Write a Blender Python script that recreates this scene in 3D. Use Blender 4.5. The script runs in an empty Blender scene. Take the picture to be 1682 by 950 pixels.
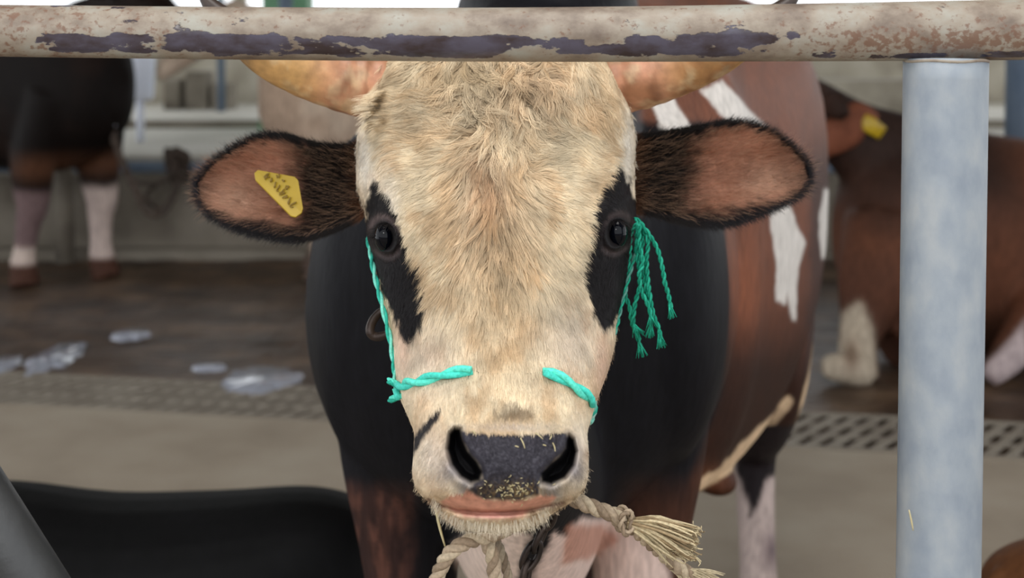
import bpy, bmesh, math, random
import numpy as np
from mathutils import Vector, Matrix
random.seed(7); RNG = np.random.default_rng(7)
SC = bpy.context.scene
# ---------------------------------------------------------------- camera, sky, lights, exposure
F = 2336.0; CX, CY = 841.0, 172.0; PITCH = math.radians(3.0)
CAM = np.array([0.0, 0.0, 1.4])
FW = np.array([0, math.cos(PITCH), -math.sin(PITCH)]); UP = np.array([0, math.sin(PITCH), math.cos(PITCH)]); RT = np.array([1.0, 0, 0])
cd = bpy.data.cameras.new('camera'); cam = bpy.data.objects.new('camera', cd); SC.collection.objects.link(cam)
cam.location = CAM; cam.rotation_euler = (math.radians(90) - PITCH, 0, 0)
cd.sensor_width = 36.0; cd.lens = F / 1682 * 36.0; cd.shift_y = (CY - 475.0) / 1682.0
cd.dof.use_dof = True; cd.dof.focus_distance = 1.43; cd.dof.aperture_fstop = 5.0
cd.clip_start = 0.05
SC.camera = cam
W = bpy.data.worlds.new('world'); SC.world = W; W.use_nodes = True
bgn = W.node_tree.nodes['Background']; bgn.inputs[0].default_value = (0.94, 0.97, 1.0, 1); bgn.inputs[1].default_value = 2.0
def area(name, loc, target, sx, sy, power, col):
    l = bpy.data.lights.new(name, 'AREA'); l.shape = 'RECTANGLE'; l.size = sx; l.size_y = sy; l.energy = power; l.color = col
    o = bpy.data.objects.new(name, l); SC.collection.objects.link(o); o.location = loc
    o.rotation_euler = (Vector(target) - Vector(loc)).to_track_quat('-Z', 'Y').to_euler(); return o
area('daylight_from_open_side', (-1.2, -2.6, 3.4), (0, 2.0, 0.9), 1.1, .35, 34, (1.0, 0.97, 0.93))
area('overhead_fill', (0.1, 0.9, 3.6), (0.1, 1.5, 0), 1.6, .9, 46, (1.0, 0.97, 0.94))  # added lamp under the closed roof, top-lights the head and rail
SC.view_settings.view_transform = 'Standard'; SC.view_settings.look = 'None'
SC.view_settings.gamma = 1.0; SC.view_settings.use_curve_mapping = False
SC.view_settings.exposure = 0.0

# ---------------------------------------------------------------- helpers
def P(x, y, d):
    x = np.asarray(x, float); y = np.asarray(y, float); d = np.asarray(d, float)
    a = (x - CX) / F * d; b = -(y - CY) / F * d
    return CAM + a[..., None] * RT + b[..., None] * UP + d[..., None] * FW
def PROJ(v):
    r = np.asarray(v, float) - CAM; d = r @ FW
    return CX + (r @ RT) / d * F, CY - (r @ UP) / d * F, d
def lin(c):
    c = np.asarray(c, float) / 255.0
    return np.where(c <= 0.04045, c / 12.92, ((c + 0.055) / 1.055) ** 2.4)
def L4(c): return tuple(lin(c)) + (1.0,)
def sm(a, b, x): t = np.clip((x - a) / (b - a), 0, 1); return t * t * (3 - 2 * t)
_perm = np.random.default_rng(3).random((64, 64, 64))
def vnoise(x, y, z=0.0):
    x, y, z = np.broadcast_arrays(np.asarray(x, float), np.asarray(y, float), np.asarray(z, float))
    xi = np.floor(x).astype(int); yi = np.floor(y).astype(int); zi = np.floor(z).astype(int)
    fx, fy, fz = x - xi, y - yi, z - zi
    fx, fy, fz = [t * t * (3 - 2 * t) for t in (fx, fy, fz)]
    r = 0
    for a in (0, 1):
        for b in (0, 1):
            for c in (0, 1):
                w = (fx if a else 1 - fx) * (fy if b else 1 - fy) * (fz if c else 1 - fz)
                r = r + w * _perm[(xi + a) % 64, (yi + b) % 64, (zi + c) % 64]
    return r * 2 - 1
def fbm(x, y, z=0.0, o=3):
    s = 0; a = 1.0; t = 0
    for i in range(o):
        s = s + a * vnoise(x * 2 ** i + 7 * i, y * 2 ** i + 3 * i, z * 2 ** i); t += a; a *= .5
    return s / t
def sdpoly(px, py, poly):                      # signed distance, negative inside
    poly = np.asarray(poly, float); px = np.asarray(px, float); py = np.asarray(py, float)
    d = np.full(px.shape, 1e18); ins = np.zeros(px.shape, bool); n = len(poly)
    for i in range(n):
        ax, ay = poly[i]; bx, by = poly[(i + 1) % n]
        ex, ey = bx - ax, by - ay; wx, wy = px - ax, py - ay
        t = np.clip((wx * ex + wy * ey) / (ex * ex + ey * ey + 1e-9), 0, 1)
        d = np.minimum(d, (wx - ex * t) ** 2 + (wy - ey * t) ** 2)
        c = ((ay > py) != (by > py)) & (px < (bx - ax) * (py - ay) / (by - ay + 1e-12) + ax)
        ins ^= c
    return np.where(ins, -1, 1) * np.sqrt(d)
def mixc(c, k, new): return c * (1 - k[..., None]) + np.asarray(new) * k[..., None]

def gauss(x, y, cx, cy, sx, sy, a=0):
    c, s = math.cos(a), math.sin(a); u = (x - cx) * c + (y - cy) * s; v = -(x - cx) * s + (y - cy) * c
    return np.exp(-(u / sx) ** 2 - (v / sy) ** 2)
def mesh_np(name, V, Q, smooth=True, T=None):
    me = bpy.data.meshes.new(name)
    V = np.asarray(V, np.float32).reshape(-1, 3); Q = np.asarray(Q, np.int32).reshape(-1, 4)
    loops = Q.ravel(); starts = np.arange(len(Q)) * 4; tot = np.full(len(Q), 4)
    if T is not None and len(T):
        T = np.asarray(T, np.int32).reshape(-1, 3)
        starts = np.concatenate([starts, len(loops) + np.arange(len(T)) * 3]); tot = np.concatenate([tot, np.full(len(T), 3)])
        loops = np.concatenate([loops, T.ravel()])
    me.vertices.add(len(V)); me.vertices.foreach_set('co', V.ravel())
    me.loops.add(len(loops)); me.loops.foreach_set('vertex_index', loops.astype(np.int32))
    me.polygons.add(len(starts)); me.polygons.foreach_set('loop_start', starts.astype(np.int32)); me.polygons.foreach_set('loop_total', tot.astype(np.int32))
    me.update(calc_edges=True); me.validate()
    me.polygons.foreach_set('use_smooth', np.full(len(me.polygons), smooth))
    return me
def setcol(me, C):
    a = me.color_attributes.get('Col') or me.color_attributes.new('Col', 'FLOAT_COLOR', 'POINT')
    C = np.asarray(C, np.float32)
    if C.shape[1] == 3: C = np.concatenate([C, np.ones((len(C), 1), np.float32)], 1)
    a.data.foreach_set('color', C.ravel())
def link(name, me, mat=None, parent=None, **kw):
    o = bpy.data.objects.new(name, me); SC.collection.objects.link(o)
    if mat is not None: me.materials.append(mat)
    if parent is not None: o.parent = parent; o.matrix_parent_inverse = Matrix.Translation(-parent.location)
    for k, v in kw.items(): o[k] = v
    return o
def empty(name, loc, label, cat, group=None):
    o = bpy.data.objects.new(name, None); SC.collection.objects.link(o); o.location = loc
    o['label'] = label; o['category'] = cat
    if group: o['group'] = group
    o.empty_display_size = .1
    return o
class MB:
    def __init__(s): s.V = []; s.Q = []; s.T = []; s.C = []; s.n = 0
    def add(s, V, Q=(), T=(), C=None):
        V = np.asarray(V, float).reshape(-1, 3)
        s.V.append(V)
        if len(Q): s.Q.append(np.asarray(Q).reshape(-1, 4) + s.n)
        if len(T): s.T.append(np.asarray(T).reshape(-1, 3) + s.n)
        s.C.append(np.tile(np.asarray(C if C is not None else (1, 1, 1), float), (len(V), 1)) if C is None or np.ndim(C) == 1 else np.asarray(C))
        s.n += len(V)
    def mesh(s, name, smooth=True, col=False):
        me = mesh_np(name, np.concatenate(s.V), np.concatenate(s.Q) if s.Q else np.zeros((0, 4), int), smooth, np.concatenate(s.T) if s.T else None)
        if col: setcol(me, np.concatenate(s.C))
        return me
def crom(pts, m):                              # Catmull-Rom resample of rows, m per span
    p = np.asarray(pts, float); q = np.vstack([2 * p[0] - p[1], p, 2 * p[-1] - p[-2]]); out = []
    for i in range(1, len(q) - 2):
        for t in np.arange(m) / m:
            a, b, c, d = q[i - 1], q[i], q[i + 1], q[i + 2]
            out.append(.5 * ((2 * b) + (c - a) * t + (2 * a - 5 * b + 4 * c - d) * t * t + (-a + 3 * b - 3 * c + d) * t ** 3))
    out.append(p[-1]); return np.array(out)
def tube(mb, pts, rad, n=10, m=0, C=None, flat=1.0, upv=(0, 0, 1), jitter=0):
    pts = np.asarray(pts, float); rad = np.broadcast_to(np.asarray(rad, float), (len(pts),))
    if m: z = crom(np.column_stack([pts, rad]), m); pts, rad = z[:, :3], np.maximum(z[:, 3], 1e-4)
    T = np.gradient(pts, axis=0); T /= np.linalg.norm(T, axis=1)[:, None] + 1e-12
    u = np.asarray(upv, float); A = u - (T[0] @ u) * T[0]
    if np.linalg.norm(A) < 1e-3: A = np.array([1.0, 0, 0]) - T[0][0] * T[0]
    A /= np.linalg.norm(A); V = []
    for i in range(len(pts)):
        A = A - (A @ T[i]) * T[i]; A /= np.linalg.norm(A) + 1e-12; B = np.cross(T[i], A)
        ang = np.arange(n) * 2 * math.pi / n
        V.append(pts[i] + rad[i] * (np.cos(ang)[:, None] * A + np.sin(ang)[:, None] * B * flat))
    V = np.concatenate(V); k = len(pts); Q = []
    for i in range(k - 1):
        for j in range(n): Q.append((i * n + j, i * n + (j + 1) % n, (i + 1) * n + (j + 1) % n, (i + 1) * n + j))
    V = np.vstack([V, pts[0], pts[-1]]); T3 = []
    for j in range(n):
        T3.append((k * n, (j + 1) % n, j)); T3.append((k * n + 1, (k - 1) * n + j, (k - 1) * n + (j + 1) % n))
    if C is not None and np.ndim(C) == 1: C = np.tile(np.asarray(C, float), (len(V), 1))
    mb.add(V, Q, T3, C)
def loft(mb, rings, m=4, n=28, ex=2.2):        # rings: cx,cy,cz, ax,ay,az (half width vec), bx,by,bz (half height vec)
    z = crom(np.asarray(rings, float), m); ang = np.arange(n) * 2 * math.pi / n
    c, s_ = np.cos(ang), np.sin(ang); c = np.sign(c) * np.abs(c) ** (2 / ex); s_ = np.sign(s_) * np.abs(s_) ** (2 / ex)
    V = [r[:3] + c[:, None] * r[3:6] + s_[:, None] * r[6:9] for r in z]; k = len(z)
    V = np.concatenate(V + [z[0][None, :3], z[-1][None, :3]]); Q = []; T3 = []
    for i in range(k - 1):
        for j in range(n): Q.append((i * n + j, i * n + (j + 1) % n, (i + 1) * n + (j + 1) % n, (i + 1) * n + j))
    for j in range(n):
        T3.append((k * n, (j + 1) % n, j)); T3.append((k * n + 1, (k - 1) * n + j, (k - 1) * n + (j + 1) % n))
    mb.add(V, Q, T3)
def rope(mb, pts, r, pitch, k=2, C=None, m=8, n=6, rnd=0):
    z = crom(pts, m); seg = np.linalg.norm(np.diff(z, axis=0), axis=1); s = np.concatenate([[0], np.cumsum(seg)])
    N = max(8, int(s[-1] / pitch * 10)); t = np.linspace(0, s[-1], N); c = np.column_stack([np.interp(t, s, z[:, i]) for i in range(3)])
    T = np.gradient(c, axis=0); T /= np.linalg.norm(T, axis=1)[:, None] + 1e-12
    ref = np.array([0, 1.0, .01]); A = ref - (T @ ref)[:, None] * T; A /= np.linalg.norm(A, axis=1)[:, None]; B = np.cross(T, A)
    for j in range(k):
        a = t / pitch * 2 * math.pi + j * 2 * math.pi / k
        off = r * .5 * (np.cos(a)[:, None] * A + np.sin(a)[:, None] * B)
        cc = C if C is None or np.ndim(C) == 1 else C[j]
        tube(mb, c + off, r * .56, n, C=cc)
def sphere(mb, c, r, n=24, C=None, sc=(1, 1, 1)):
    th = np.linspace(0.0, math.pi, n + 1)[1:-1]; ph = np.arange(2 * n) * math.pi / n
    V = [(math.sin(a) * math.cos(b), math.sin(a) * math.sin(b), math.cos(a)) for a in th for b in ph] + [(0, 0, 1), (0, 0, -1)]
    V = np.array(V) * r * np.array(sc) + np.asarray(c); w = 2 * n; k = n - 1; Q = []; T3 = []
    for i in range(k - 1):
        for j in range(w): Q.append((i * w + j, (i + 1) * w + j, (i + 1) * w + (j + 1) % w, i * w + (j + 1) % w))
    for j in range(w): T3.append((k * w, j, (j + 1) % w)); T3.append((k * w + 1, (k - 1) * w + (j + 1) % w, (k - 1) * w + j))
    mb.add(V, Q, T3, C)
def box(mb, x0, x1, y0, y1, z0, z1, C=None):
    V = [(x, y, z) for x in (x0, x1) for y in (y0, y1) for z in (z0, z1)]
    mb.add(V, [(0, 1, 3, 2), (4, 6, 7, 5), (0, 4, 5, 1), (2, 3, 7, 6), (0, 2, 6, 4), (1, 5, 7, 3)], (), C)

# ---------------------------------------------------------------- materials
def newmat(name):
    m = bpy.data.materials.new(name); m.use_nodes = True; nt = m.node_tree
    return m, nt, nt.nodes['Principled BSDF']
def nd(nt, t, **kw):
    n = nt.nodes.new(t)
    for k, v in kw.items(): setattr(n, k, v)
    return n
def noise_mat(name, cols, scale=4, rough=.8, bump=.2, bscale=60, metallic=0, detail=8, stretch=(1, 1, 1), dist=.01, spec=.5):
    m, nt, b = newmat(name); tc = nd(nt, 'ShaderNodeTexCoord'); mp = nd(nt, 'ShaderNodeMapping'); mp.inputs['Scale'].default_value = stretch
    nt.links.new(tc.outputs['Object'], mp.inputs[0])
    n1 = nd(nt, 'ShaderNodeTexNoise'); n1.inputs['Scale'].default_value = scale; n1.inputs['Detail'].default_value = detail
    nt.links.new(mp.outputs[0], n1.inputs['Vector']); r = nd(nt, 'ShaderNodeValToRGB'); el = r.color_ramp.elements
    while len(el) < len(cols): el.new(.5)
    for i, c in enumerate(cols): el[i].position = .3 + .4 * i / (len(cols) - 1); el[i].color = L4(c)
    nt.links.new(n1.outputs[0], r.inputs[0]); nt.links.new(r.outputs[0], b.inputs['Base Color'])
    b.inputs['Roughness'].default_value = rough; b.inputs['Metallic'].default_value = metallic; b.inputs['Specular IOR Level'].default_value = spec
    n2 = nd(nt, 'ShaderNodeTexNoise'); n2.inputs['Scale'].default_value = bscale; n2.inputs['Detail'].default_value = 6
    nt.links.new(mp.outputs[0], n2.inputs['Vector']); bp = nd(nt, 'ShaderNodeBump'); bp.inputs['Strength'].default_value = bump; bp.inputs['Distance'].default_value = dist
    nt.links.new(n2.outputs[0], bp.inputs['Height']); nt.links.new(bp.outputs[0], b.inputs['Normal'])
    return m
def vc_mat(name, rough=.6, bump=.15, bscale=80, stretch=(1, 1, 1), dist=.004, spec=.3, sheen=0, sss=0):
    m, nt, b = newmat(name); a = nd(nt, 'ShaderNodeAttribute'); a.attribute_name = 'Col'
    tc = nd(nt, 'ShaderNodeTexCoord'); mp = nd(nt, 'ShaderNodeMapping'); mp.inputs['Scale'].default_value = stretch
    nt.links.new(tc.outputs['Object'], mp.inputs[0])
    n2 = nd(nt, 'ShaderNodeTexNoise'); n2.inputs['Scale'].default_value = bscale; n2.inputs['Detail'].default_value = 5
    nt.links.new(mp.outputs[0], n2.inputs['Vector'])
    mx = nd(nt, 'ShaderNodeMix', data_type='RGBA', blend_type='MULTIPLY'); mx.inputs[0].default_value = 1
    mr = nd(nt, 'ShaderNodeMapRange'); mr.inputs[1].default_value = .3; mr.inputs[2].default_value = .7; mr.inputs[3].default_value = .78; mr.inputs[4].default_value = 1.2
    nt.links.new(n2.outputs[0], mr.inputs[0]); nt.links.new(a.outputs['Color'], mx.inputs[6]); nt.links.new(mr.outputs[0], mx.inputs[7])
    nt.links.new(mx.outputs[2], b.inputs['Base Color'])
    bp = nd(nt, 'ShaderNodeBump'); bp.inputs['Strength'].default_value = bump; bp.inputs['Distance'].default_value = dist
    nt.links.new(n2.outputs[0], bp.inputs['Height']); nt.links.new(bp.outputs[0], b.inputs['Normal'])
    b.inputs['Roughness'].default_value = rough; b.inputs['Specular IOR Level'].default_value = spec
    if sheen: b.inputs['Sheen Weight'].default_value = sheen; b.inputs['Sheen Roughness'].default_value = .5
    return m
M_coat = vc_mat('cattle_coat', .55, .35, 120, (1, 1, .22), .003, .1, 0)
M_hair = vc_mat('hair_strand', .6, 0, 30, spec=.25)
M_far = vc_mat('distant_coat', .65, .2, 60, (1, 1, .3), spec=.12)
M_rope = vc_mat('fibre', .75, .5, 300, dist=.002, spec=.2)

# rail paint
def rail_mat():
    m, nt, b = newmat('flaking_paint'); g = nd(nt, 'ShaderNodeNewGeometry'); tc = nd(nt, 'ShaderNodeTexCoord'); Lk = nt.links.new
    def noise(sc, stretch, det=9, rough=.6):
        mp = nd(nt, 'ShaderNodeMapping'); mp.inputs['Scale'].default_value = stretch; Lk(tc.outputs['Object'], mp.inputs[0])
        n = nd(nt, 'ShaderNodeTexNoise'); n.inputs['Scale'].default_value = sc; n.inputs['Detail'].default_value = det; n.inputs['Roughness'].default_value = rough
        Lk(mp.outputs[0], n.inputs['Vector']); return n.outputs[0]
    def math_(op, a, c, d=None):
        n = nd(nt, 'ShaderNodeMath', operation=op)
        for i, v in enumerate((a, c, d)):
            if v is None: continue
            if isinstance(v, (int, float)): n.inputs[i].default_value = v
            else: Lk(v, n.inputs[i])
        return n.outputs[0]
    att = nd(nt, 'ShaderNodeAttribute'); att.attribute_name = 'Col'
    sp = nd(nt, 'ShaderNodeSeparateColor'); Lk(att.outputs['Color'], sp.inputs[0])      # R = bare-metal wear, G = rust speckle
    f = math_('ADD', math_('MULTIPLY', noise(24, (.42, 1, 1)), 1.9), sp.outputs[0])
    f = math_('ADD', f, math_('MULTIPLY', noise(62, (.5, 1, 1)), .95))
    flake = nd(nt, 'ShaderNodeMapRange'); flake.inputs[1].default_value = 1.94; flake.inputs[2].default_value = 1.97; Lk(f, flake.inputs[0])
    pr = nd(nt, 'ShaderNodeValToRGB'); e = pr.color_ramp.elements
    for i, (p_, c) in enumerate([(.3, (96, 82, 72)), (.43, (124, 111, 98)), (.52, (142, 131, 117)), (.68, (152, 150, 140))]):
        if i > 1: e.new(p_)
        e[i].position = p_; e[i].color = L4(c)
    Lk(noise(28, (.7, 1, 1)), pr.inputs[0])
    rm = nd(nt, 'ShaderNodeMapRange'); rm.inputs[1].default_value = 1.0; rm.inputs[2].default_value = 1.1
    Lk(math_('ADD', math_('MULTIPLY', noise(170, (.8, 1, 1), 4), 1.0), sp.outputs[1]), rm.inputs[0])
    mx0 = nd(nt, 'ShaderNodeMix', data_type='RGBA'); Lk(math_('MULTIPLY', rm.outputs[0], .8), mx0.inputs[0]); Lk(pr.outputs[0], mx0.inputs[6]); mx0.inputs[7].default_value = L4((108, 76, 58))
    dr = nd(nt, 'ShaderNodeValToRGB'); dr.color_ramp.elements[0].position = .35; dr.color_ramp.elements[0].color = L4((52, 40, 42)); dr.color_ramp.elements[1].position = .62; dr.color_ramp.elements[1].color = L4((78, 74, 88))
    Lk(noise(50, (.5, 1, 1), 4), dr.inputs[0])
    mx = nd(nt, 'ShaderNodeMix', data_type='RGBA'); Lk(flake.outputs[0], mx.inputs[0]); Lk(mx0.outputs[2], mx.inputs[6]); Lk(dr.outputs[0], mx.inputs[7])
    Lk(mx.outputs[2], b.inputs['Base Color'])
    rr = nd(nt, 'ShaderNodeMapRange'); rr.inputs[3].default_value = .55; rr.inputs[4].default_value = .24; Lk(flake.outputs[0], rr.inputs[0]); Lk(rr.outputs[0], b.inputs['Roughness'])
    bp = nd(nt, 'ShaderNodeBump'); bp.inputs['Strength'].default_value = .5; bp.inputs['Distance'].default_value = .0015
    Lk(math_('SUBTRACT', math_('MULTIPLY', noise(120, (1, 1, 1)), .35), flake.outputs[0]), bp.inputs['Height']); Lk(bp.outputs[0], b.inputs['Normal'])
    return m
M_rail = rail_mat()
M_galv = noise_mat('galvanised_steel', [(124, 133, 144), (137, 145, 153), (150, 155, 159)], 40, .55, .3, 90, .08, stretch=(1, 1, .6), dist=.002)
M_dgalv = noise_mat('dull_steel', [(44, 45, 46), (60, 61, 62)], 9, .5, .1, 90, .2)
M_conc = noise_mat('concrete_floor', [(144, 131, 115), (160, 147, 130), (170, 159, 143)], 2.2, .85, .25, 45)
M_mud = noise_mat('wet_manure_mud', [(44, 32, 22), (72, 53, 37), (108, 86, 66)], 3.4, .5, .6, 14, dist=.03)
M_grate = noise_mat('cast_grate', [(128, 118, 106), (152, 143, 130)], 5, .7, .3, 40)
M_pit = noise_mat('drain_pit', [(4, 3, 3), (10, 8, 7)], 3, .9, .1)
M_alley = noise_mat('pale_concrete', [(176, 172, 160), (196, 192, 182), (206, 204, 196)], 1.5, .8, .2, 20)
M_trough = noise_mat('stained_concrete', [(84, 76, 66), (120, 112, 100), (140, 132, 120)], 2.6, .85, .3, 25)
M_farwall = noise_mat('weathered_wall', [(130, 122, 108), (172, 164, 148), (196, 190, 176)], 2.2, .85, .2, 20)
M_blue = noise_mat('blue_painted_pipe', [(88, 104, 124), (112, 126, 142)], 6, .5, .1)
M_green = noise_mat('green_painted_column', [(92, 140, 104), (118, 164, 130)], 3, .6, .1)
M_white = noise_mat('white_plastic', [(214, 222, 240), (228, 232, 246)], 3, .5, .05)
M_roof = noise_mat('roof_sheet', [(120, 118, 112), (140, 138, 130)], 3, .8, .1)
M_tag = noise_mat('yellow_plastic', [(158, 128, 18), (188, 158, 26)], 12, .4, .1, 80, dist=.001)
M_ink = noise_mat('black_ink', [(104, 80, 20), (134, 106, 26)], 12, .5, .1)
M_dark = noise_mat('dark_iron', [(38, 32, 30), (66, 54, 48)], 40, .45, .4, 200, .6, dist=.001)
M_rust = noise_mat('tether_cord', [(52, 42, 36), (84, 70, 60)], 30, .8, .4, 100)
def simple(name, col, rough, **kw):
    m, nt, b = newmat(name); n1 = nd(nt, 'ShaderNodeTexNoise'); n1.inputs['Scale'].default_value = 30
    mr = nd(nt, 'ShaderNodeMix', data_type='RGBA'); mr.inputs[6].default_value = L4(col); mr.inputs[7].default_value = tuple(np.array(L4(col)) * .8)
    nt.links.new(n1.outputs[0], mr.inputs[0]); nt.links.new(mr.outputs[2], b.inputs['Base Color']); b.inputs['Roughness'].default_value = rough
    for k, v in kw.items(): b.inputs[k].default_value = v
    return m
M_eye = simple('eye_surface', (5, 7, 14), .03); M_eye.node_tree.nodes['Principled BSDF'].inputs['Specular IOR Level'].default_value = .18
M_puddle = simple('puddle_painted_sheen', (172, 176, 190), .07, **{'Specular IOR Level': 1.0})  # pale base colour stands in for sky reflected off the water
M_straw = simple('straw', (196, 182, 138), .6)

# ---------------------------------------------------------------- setting
def gd(y): return (F * 1.4) / (y - 50.0)        # depth of a floor point seen at pixel row y
# drain line
A0 = np.array([(0 - CX) / F * 5.26, 5.26]); B0 = np.array([(1682 - CX) / F * 4.57, 4.57])
dr = (B0 - A0) / np.linalg.norm(B0 - A0); nr = np.array([-dr[1], dr[0]]); GW = 0.46
def dl(u, v): q = A0 + dr * u + nr * v; return q
def slab(name, pts, z0, z1, mat, **kw):
    k = len(pts); V = [(p[0], p[1], z1) for p in pts] + [(p[0], p[1], z0) for p in pts]
    me = bpy.data.meshes.new(name); me.from_pydata(V, [], [tuple(range(k)), tuple(range(2 * k - 1, k - 1, -1))] + [(i, i + k, (i + 1) % k + k, (i + 1) % k) for i in range(k)]); me.update()
    return link(name, me, mat, **kw)
UL, UR = -4.0, 8.0
slab('floor', [dl(UL, 0), (-6.0, -4), (7, -4), dl(UR, 0)], -.2, 0, M_conc, kind='structure')
slab('floor', [dl(UL, -0.0), dl(UR, -0.0), dl(UR, GW), dl(UL, GW)], -.35, -.2, M_pit, kind='structure')
# back floor: gently uneven wet mud
def backfloor():
    nu, nv = 220, 160; u = np.linspace(UL, UR, nu); V = []
    for j in range(nv):
        t = j / (nv - 1)
        for i in range(nu):
            q = dl(u[i], GW); x = q[0]; y = q[1] + (9.2 - q[1]) * t
            V.append((x, y, 0))
    V = np.array(V); e = sm(0, .15, (np.repeat(np.arange(nv) / (nv - 1), nu)))
    V[:, 2] = (.022 * fbm(V[:, 0] * 2.2, V[:, 1] * 2.2) + .012 * fbm(V[:, 0] * 9, V[:, 1] * 9)) * e
    Q = [(j * nu + i, j * nu + i + 1, (j + 1) * nu + i + 1, (j + 1) * nu + i) for j in range(nv - 1) for i in range(nu - 1)]
    V[:, 2] = np.minimum(V[:, 2], .006)
    q0 = len(V); B = [dl(UL, GW), dl(UR, GW), (dl(UR, GW)[0], 9.2), (dl(UL, GW)[0], 9.2)]
    mb = MB(); mb.add(V, Q)
    # skirt down into the pit along the near edge
    S = np.array([(dl(x, GW)[0], dl(x, GW)[1], z) for x in u for z in (0, -.35)]); mb.add(S, [(2 * i, 2 * i + 1, 2 * i + 3, 2 * i + 2) for i in range(nu - 1)])
    link('floor', mb.mesh('floor'), M_mud, kind='structure')
backfloor()
def grate(u0, u1, label):
    mb = MB(); pitch = .072; sh = .45; rows = 3; ang = []
    v_edges = [0, .03, .155, .17, .295, .31, .435, GW]                 # frame, slots, rib, slots, frame
    k = int(round((u1 - u0) / pitch)); t = .006
    def pt(u, v, z): q = dl(u + sh * (v - GW / 2) * 1.0, v); return (q[0], q[1], z)
    def quadprism(ua, ub, va, vb):
        c = [(ua, va), (ub, va), (ub, vb), (ua, vb)]; V = [pt(*q, .004) for q in c] + [pt(*q, -t) for q in c]
        mb.add(V, [(0, 1, 2, 3), (7, 6, 5, 4)] + [(i, i + 4, (i + 1) % 4 + 4, (i + 1) % 4) for i in range(4)])
    for a, b_ in ((0, 1), (2, 3), (4, 5), (6, 7)): quadprism(u0, u0 + k * pitch, v_edges[a], v_edges[b_])
    for a, b_ in ((1, 2), (3, 4), (5, 6)):
        for i in range(k): quadprism(u0 + i * pitch, u0 + i * pitch + pitch * .44, v_edges[a], v_edges[b_])
    o = link('drain_grate', mb.mesh('drain_grate', False), M_grate, label=label, category='grate', group='slotted covers along the drain')
    return o
us = -2.6 + 1.44 * np.arange(7)
gl = ['slotted drain grate beyond the frame on the far left', 'slotted drain grate on the left below the puddles', 'slotted drain grate beside the bull on its left', 'slotted drain grate hidden behind the bull', 'slotted drain grate behind the galvanised post', 'slotted drain grate at the far right of the drain']
grate(us[0], us[1] - .0, gl[0])
for i in range(1, 5): grate(us[i] + .0, us[i + 1], gl[i])
# puddles
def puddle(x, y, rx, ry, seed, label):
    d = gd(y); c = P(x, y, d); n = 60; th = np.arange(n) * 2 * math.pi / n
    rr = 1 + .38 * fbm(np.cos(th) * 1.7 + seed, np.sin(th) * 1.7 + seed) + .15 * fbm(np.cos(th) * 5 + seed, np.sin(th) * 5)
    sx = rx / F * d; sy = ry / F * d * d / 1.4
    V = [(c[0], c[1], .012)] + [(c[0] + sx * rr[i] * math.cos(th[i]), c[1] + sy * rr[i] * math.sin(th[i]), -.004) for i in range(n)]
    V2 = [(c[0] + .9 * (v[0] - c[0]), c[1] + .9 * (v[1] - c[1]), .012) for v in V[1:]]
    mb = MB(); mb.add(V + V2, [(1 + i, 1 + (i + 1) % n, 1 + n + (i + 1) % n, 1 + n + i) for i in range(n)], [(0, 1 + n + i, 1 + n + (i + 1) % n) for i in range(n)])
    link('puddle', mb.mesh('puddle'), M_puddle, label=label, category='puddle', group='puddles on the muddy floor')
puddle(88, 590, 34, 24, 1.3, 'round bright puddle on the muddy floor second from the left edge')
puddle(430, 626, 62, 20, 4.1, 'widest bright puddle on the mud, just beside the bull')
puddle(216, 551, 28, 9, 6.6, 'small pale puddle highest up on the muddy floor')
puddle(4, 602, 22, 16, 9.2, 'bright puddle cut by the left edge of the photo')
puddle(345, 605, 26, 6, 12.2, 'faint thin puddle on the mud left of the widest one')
# kerb / raised feeding alley with trough face
mb = MB(); box(mb, -12, 12, 9.0, 15.6, -.1, .60); link('floor', mb.mesh('floor', False), M_alley, kind='structure')
mb = MB(); box(mb, -12, 12, 8.75, 9.0, -.1, .50); box(mb, -12, 12, 8.62, 8.8, -.1, .06); o = link('trim_1', mb.mesh('trim_1', False), M_trough, kind='structure')
mb = MB(); box(mb, -12, 12, 11.6, 11.75, .6, .66); link('trim_2', mb.mesh('trim_2', False), M_trough, kind='structure')
def wallback():
    mb = MB(); box(mb, -12, 12, 15.6, 15.9, 0, 1.18); link('wall_back', mb.mesh('wall_back', False), M_farwall, kind='structure')
wallback()
mb = MB()
for x in np.arange(-12, 12.1, 3.0): box(mb, x - .06, x + .06, 15.65, 15.85, 1.18, 4.9)
box(mb, -12, 12, 15.6, 15.9, 1.55, 1.62)
link('trim_3', mb.mesh('trim_3', False), M_farwall, kind='structure')
mb = MB(); box(mb, -8, 8, -.8, 16, 4.3, 4.4); link('ceiling', mb.mesh('ceiling', False), M_roof, kind='structure')
mb = MB(); box(mb, -40, 40, 15.9, 80, -.3, -.1); link('ground', mb.mesh('ground', False), M_alley, kind='structure')
mb = MB(); box(mb, -30, 30, -30, -3.9, -.3, -.02); link('ground', mb.mesh('ground', False), M_mud, kind='structure')

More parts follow.
